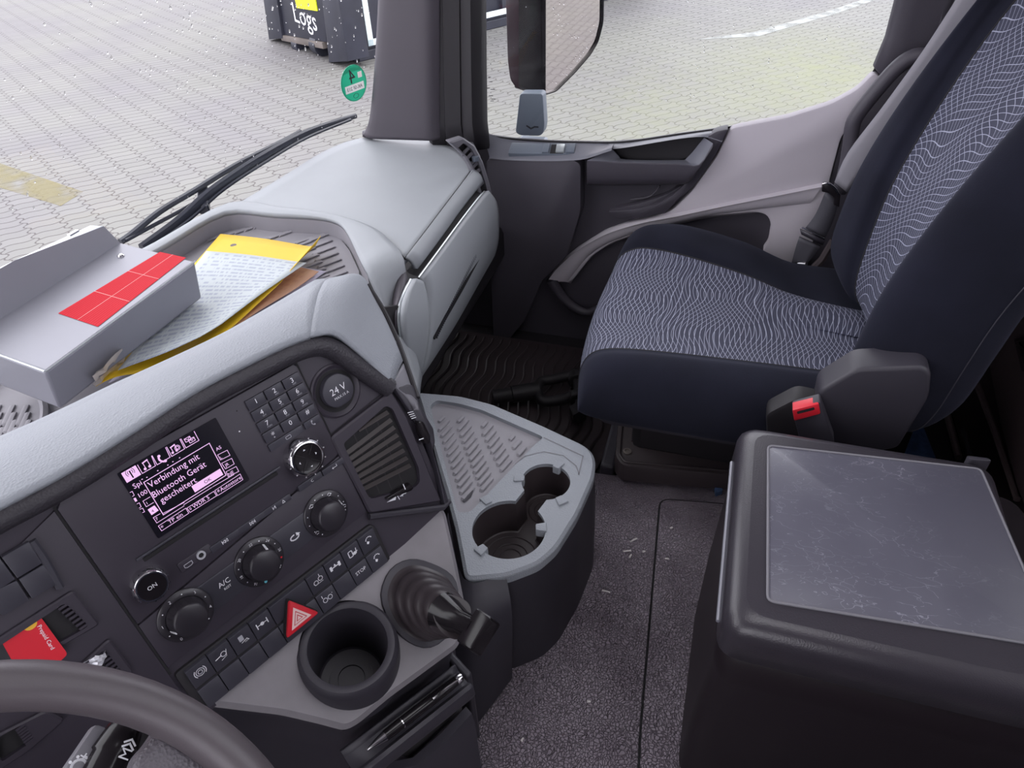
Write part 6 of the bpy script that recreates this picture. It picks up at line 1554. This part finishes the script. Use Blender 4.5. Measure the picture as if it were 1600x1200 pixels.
# ================================================================ storage box between the seats
sb = thing('storage_box', 'black storage box with scratched glossy lid between the seats', 'storage box', (.09, -.24, .05))
def ringz(x0, x1, y0, y1, r, z): return [V((a, b, z)) for a, b in fillet([(x0, y0), (x1, y0), (x1, y1), (x0, y1)], r, 5)]
X0, X1, Y0, Y1 = -.078, .268, -.402, -.070
mb = MB()
rr2 = [ringz(X0 + .008, X1 - .006, Y0 - .045, Y1 - .008, .032, .412), ringz(X0 + .001, X1 - .002, Y0 - .052, Y1 - .002, .032, .404), ringz(X0 - .002, X1 - .006, Y0 - .055, Y1 - .003, .032, .36), ringz(X0 + .004, X1 - .020, Y0 - .055, Y1 + .004, .032, .22), ringz(X0 + .012, X1 - .030, Y0 - .055, Y1 + .006, .032, .052)]
mb.grid(list(reversed(rr2)), closed=True); mb.add([p for p in rr2[0]], [tuple(range(len(rr2[0])))]); mb.build('box_body', M['boxblack'], sb, ang=60)
mb = MB()
prof_ = [(.004, .409), (.0, .412), (.001, .445), (.003, .455), (.007, .462), (.013, .467), (.020, .4695), (.023, .470)]
rr3 = [ringz(X0 + i, X1 - i, Y0 + i, Y1 - i, .028, z) for i, z in prof_]
mb.grid(rr3, closed=True); mb.add(rr3[-1], [tuple(range(len(rr3[-1])))]); mb.add(list(reversed(rr3[0])), [tuple(range(len(rr3[0])))]); lidp = mb.build('lid', M['lidskin'], sb, ang=60)
mb = MB(); mb.tube([V((X0 + .032, Y1 + .0008, .430)), V((X1 - .05, Y1 + .0008, .430))], .0028, 8); mb.build('front_glint', M['metalbox'], lidp)  # pale strip stands in for sky reflected along the lid's front edge
ZL = .470; LF_ = FLAT(ZL); li = (X0 + .040, X1 - .024, Y0 + .03, Y1 - .038)
iq = fillet([LF_.uv(*q_) for q_ in ((1200, 697), (1532, 734), (1652, 1014), (1199, 940))], .008, 4)
mb = MB(); mb.pad(LF_, iq, -.002, .0012, .0006); mb.build('lid_inlay', M['lid'], lidp)
mb = MB(); mb.tube([LF_.w(a, b, .0012) for a, b in iq], .0018, 6, closed=True); mb.build('inlay_edge', M['midgrey'], lidp)
for q_, nm in ((((1504, 723), (1538, 727), (1544, 732), (1511, 730)), 'lid_hinge'), (((1590, 1012), (1660, 1022), (1650, 1075), (1586, 1064)), 'lid_hinge')):
    mb = MB(); f_ = FLAT(.455); mb.pad(f_, fillet([f_.uv(*k_) for k_ in q_], .003, 2), -.03, .0145, .004); mb.build(nm, M['black'], sb)
# ================================================================ unseen driver seat beside the camera, added to block low side light
ds = thing('driver_seat', 'unseen plain navy driver seat added beside the storage box under the steering wheel', 'seat', (-.62, -.35, 0))
mb = MB(); mb.pad(FLAT(0), fillet([(-.87, -.62), (-.38, -.62), (-.38, -.12), (-.87, -.12)], .05, 4), .32, .48, .05, steps=4); mb.build('seat_cushion', M['velour'], ds)
mb = MB(); mb.pad(FLAT(0), fillet([(-.82, -.58), (-.43, -.58), (-.43, -.18), (-.82, -.18)], .03, 4), .05, .33, 0); mb.build('seat_base', M['black'], ds)
mb = MB(); mb.pad(Frame((-.62, -.58, .48), (1, 0, 0), (0, -.2, 1)), fillet([(-.24, -.05), (.24, -.05), (.22, .62), (-.22, .62)], .06, 4), -.06, .06, .05, steps=4); mb.build('backrest', M['velour'], ds)

# ================================================================ rear of the cab, floor litter
bs = thing('bunk_base', 'dark bunk base with ribs behind the passenger seat', 'bunk base', (.6, -.75, 0))
mb = MB(); mb.box((.62, -.74, .24), V((.84, 0, 0)), V((0, .30, 0)), V((0, 0, .46))); mb.build('base_box', M['bunkdark'], bs, bevel=.02)
BKF = Frame((0, -.586, 0), (-1, 0, 0), (0, 0, 1))
mb = MB(); mb.pad(BKF, fillet([BKF.uv(*q_) for q_ in ((1541, 440), (1553, 560), (1573, 660), (1600, 762), (1640, 860), (1700, 860), (1640, 440))], .01, 3), -.03, .012, .006); mb.build('bunk_front', M['bunk'], bs)
mb = MB(); f_ = Frame((0, -.574, 0), (-1, 0, 0), (0, 0, 1)); rq_ = fillet([f_.uv(*q_) for q_ in ((1588, 530), (1625, 522), (1640, 590), (1600, 580))], .006, 3); mb.plate(f_, rq_, [inset(ccw(rq_), .006)], -.002, .004, 0); mb.flat(f_, inset(ccw(rq_), .005), .0005, 1); mb.build('bunk_latch', [M['bunkdark'], M['gap']], bs)
mb = MB(); mb.box((.62, -.82, .62), V((.84, 0, 0)), V((0, .16, 0)), V((0, 0, .30))); mb.build('bunk_edge', M['bunk'], bs, bevel=.03)
mb = MB(); mb.tube(cr([U(a, b, y=-.585) for a, b in ((1500, 540), (1530, 610), (1560, 690), (1582, 755), (1590, 780))], 3), .007, 8); mb.build('bunk_rail', M['bunk'], bs)
mb = MB(); mb.tube([U(a, b, y=-.585) for a, b in ((1460, 580), (1478, 640), (1498, 715))], .008, 8); mb.build('bunk_rail', M['bunk'], bs)
for a, b, c, d in ((1484, 602, 1494, 640), (1505, 672, 1515, 708)):
    mb = MB(); mb.tube([U(a, b, y=-.585), U(c, d, y=-.585)], .005, 8); mb.build('bunk_clip', M['black'], bs)
mb = MB(); mb.flat(FLAT(.062), [FLAT(.062).uv(*p) for p in ((1412, 712), (1436, 650), (1452, 690), (1462, 715))], 0); tag(mb.build('blue_rag', M['blueprint'], smooth=False, solid=.004), 'blue cloth rag on the floor behind the passenger seat', 'rag')
mb = MB(); f6 = FLAT(.064); mb.pad(f6, [f6.uv(*p) for p in ((1114, 747), (1131, 750), (1129, 766), (1119, 770))], -.012, .0); tag(mb.build('blue_wrapper', M['blueprint'], smooth=False), 'small blue wrapper scrap in front of the storage box', 'wrapper')
chips = [(992, 689, .094, 50, 12, 'thin pale scrap on the black tray under the seat'), (990, 844, .053, 28, 12, 'longest pale wood scrap on the vinyl floor by the console tray'), (980, 861, .053, 5, 12, 'pale flat wood scrap lying just below the longest one'), (985, 869, .053, 60, 6, 'tiny pale scrap below the flat wood scrap'), (1006, 862, .060, 20, 4, 'tiny pale crumb right at the floor hatch edge'),
         (1049, 825, .0585, 30, 4, 'pale crumb on the far end of the floor hatch'), (1042, 873, .0585, -5, 6, 'pale thin scrap on the middle of the floor hatch'), (947, 924, .053, -15, 13, 'pale thick scrap beside the dark console tray flank'), (816, 1156, .053, 60, 6, 'pale splinter on the floor below the console bin'), (920, 1096, .053, 0, 5, 'yellowish crumb on the open vinyl floor')]
for px, py, z, ang_, L, lab in chips:
    c = U(px, py, z=z); a = U(px - L / 2 * math.cos(math.radians(ang_)), py + L / 2 * math.sin(math.radians(ang_)), z=z); b = U(px + L / 2 * math.cos(math.radians(ang_)), py - L / 2 * math.sin(math.radians(ang_)), z=z)
    mb = MB(); mb.tube([a, c + V((0, 0, .0008)), b], .0018 if L > 5 else .0022, 6, flat=.7); tag(mb.build('wood_scrap', M['chip']), lab, 'scrap', 'pale scraps on the cab floor')
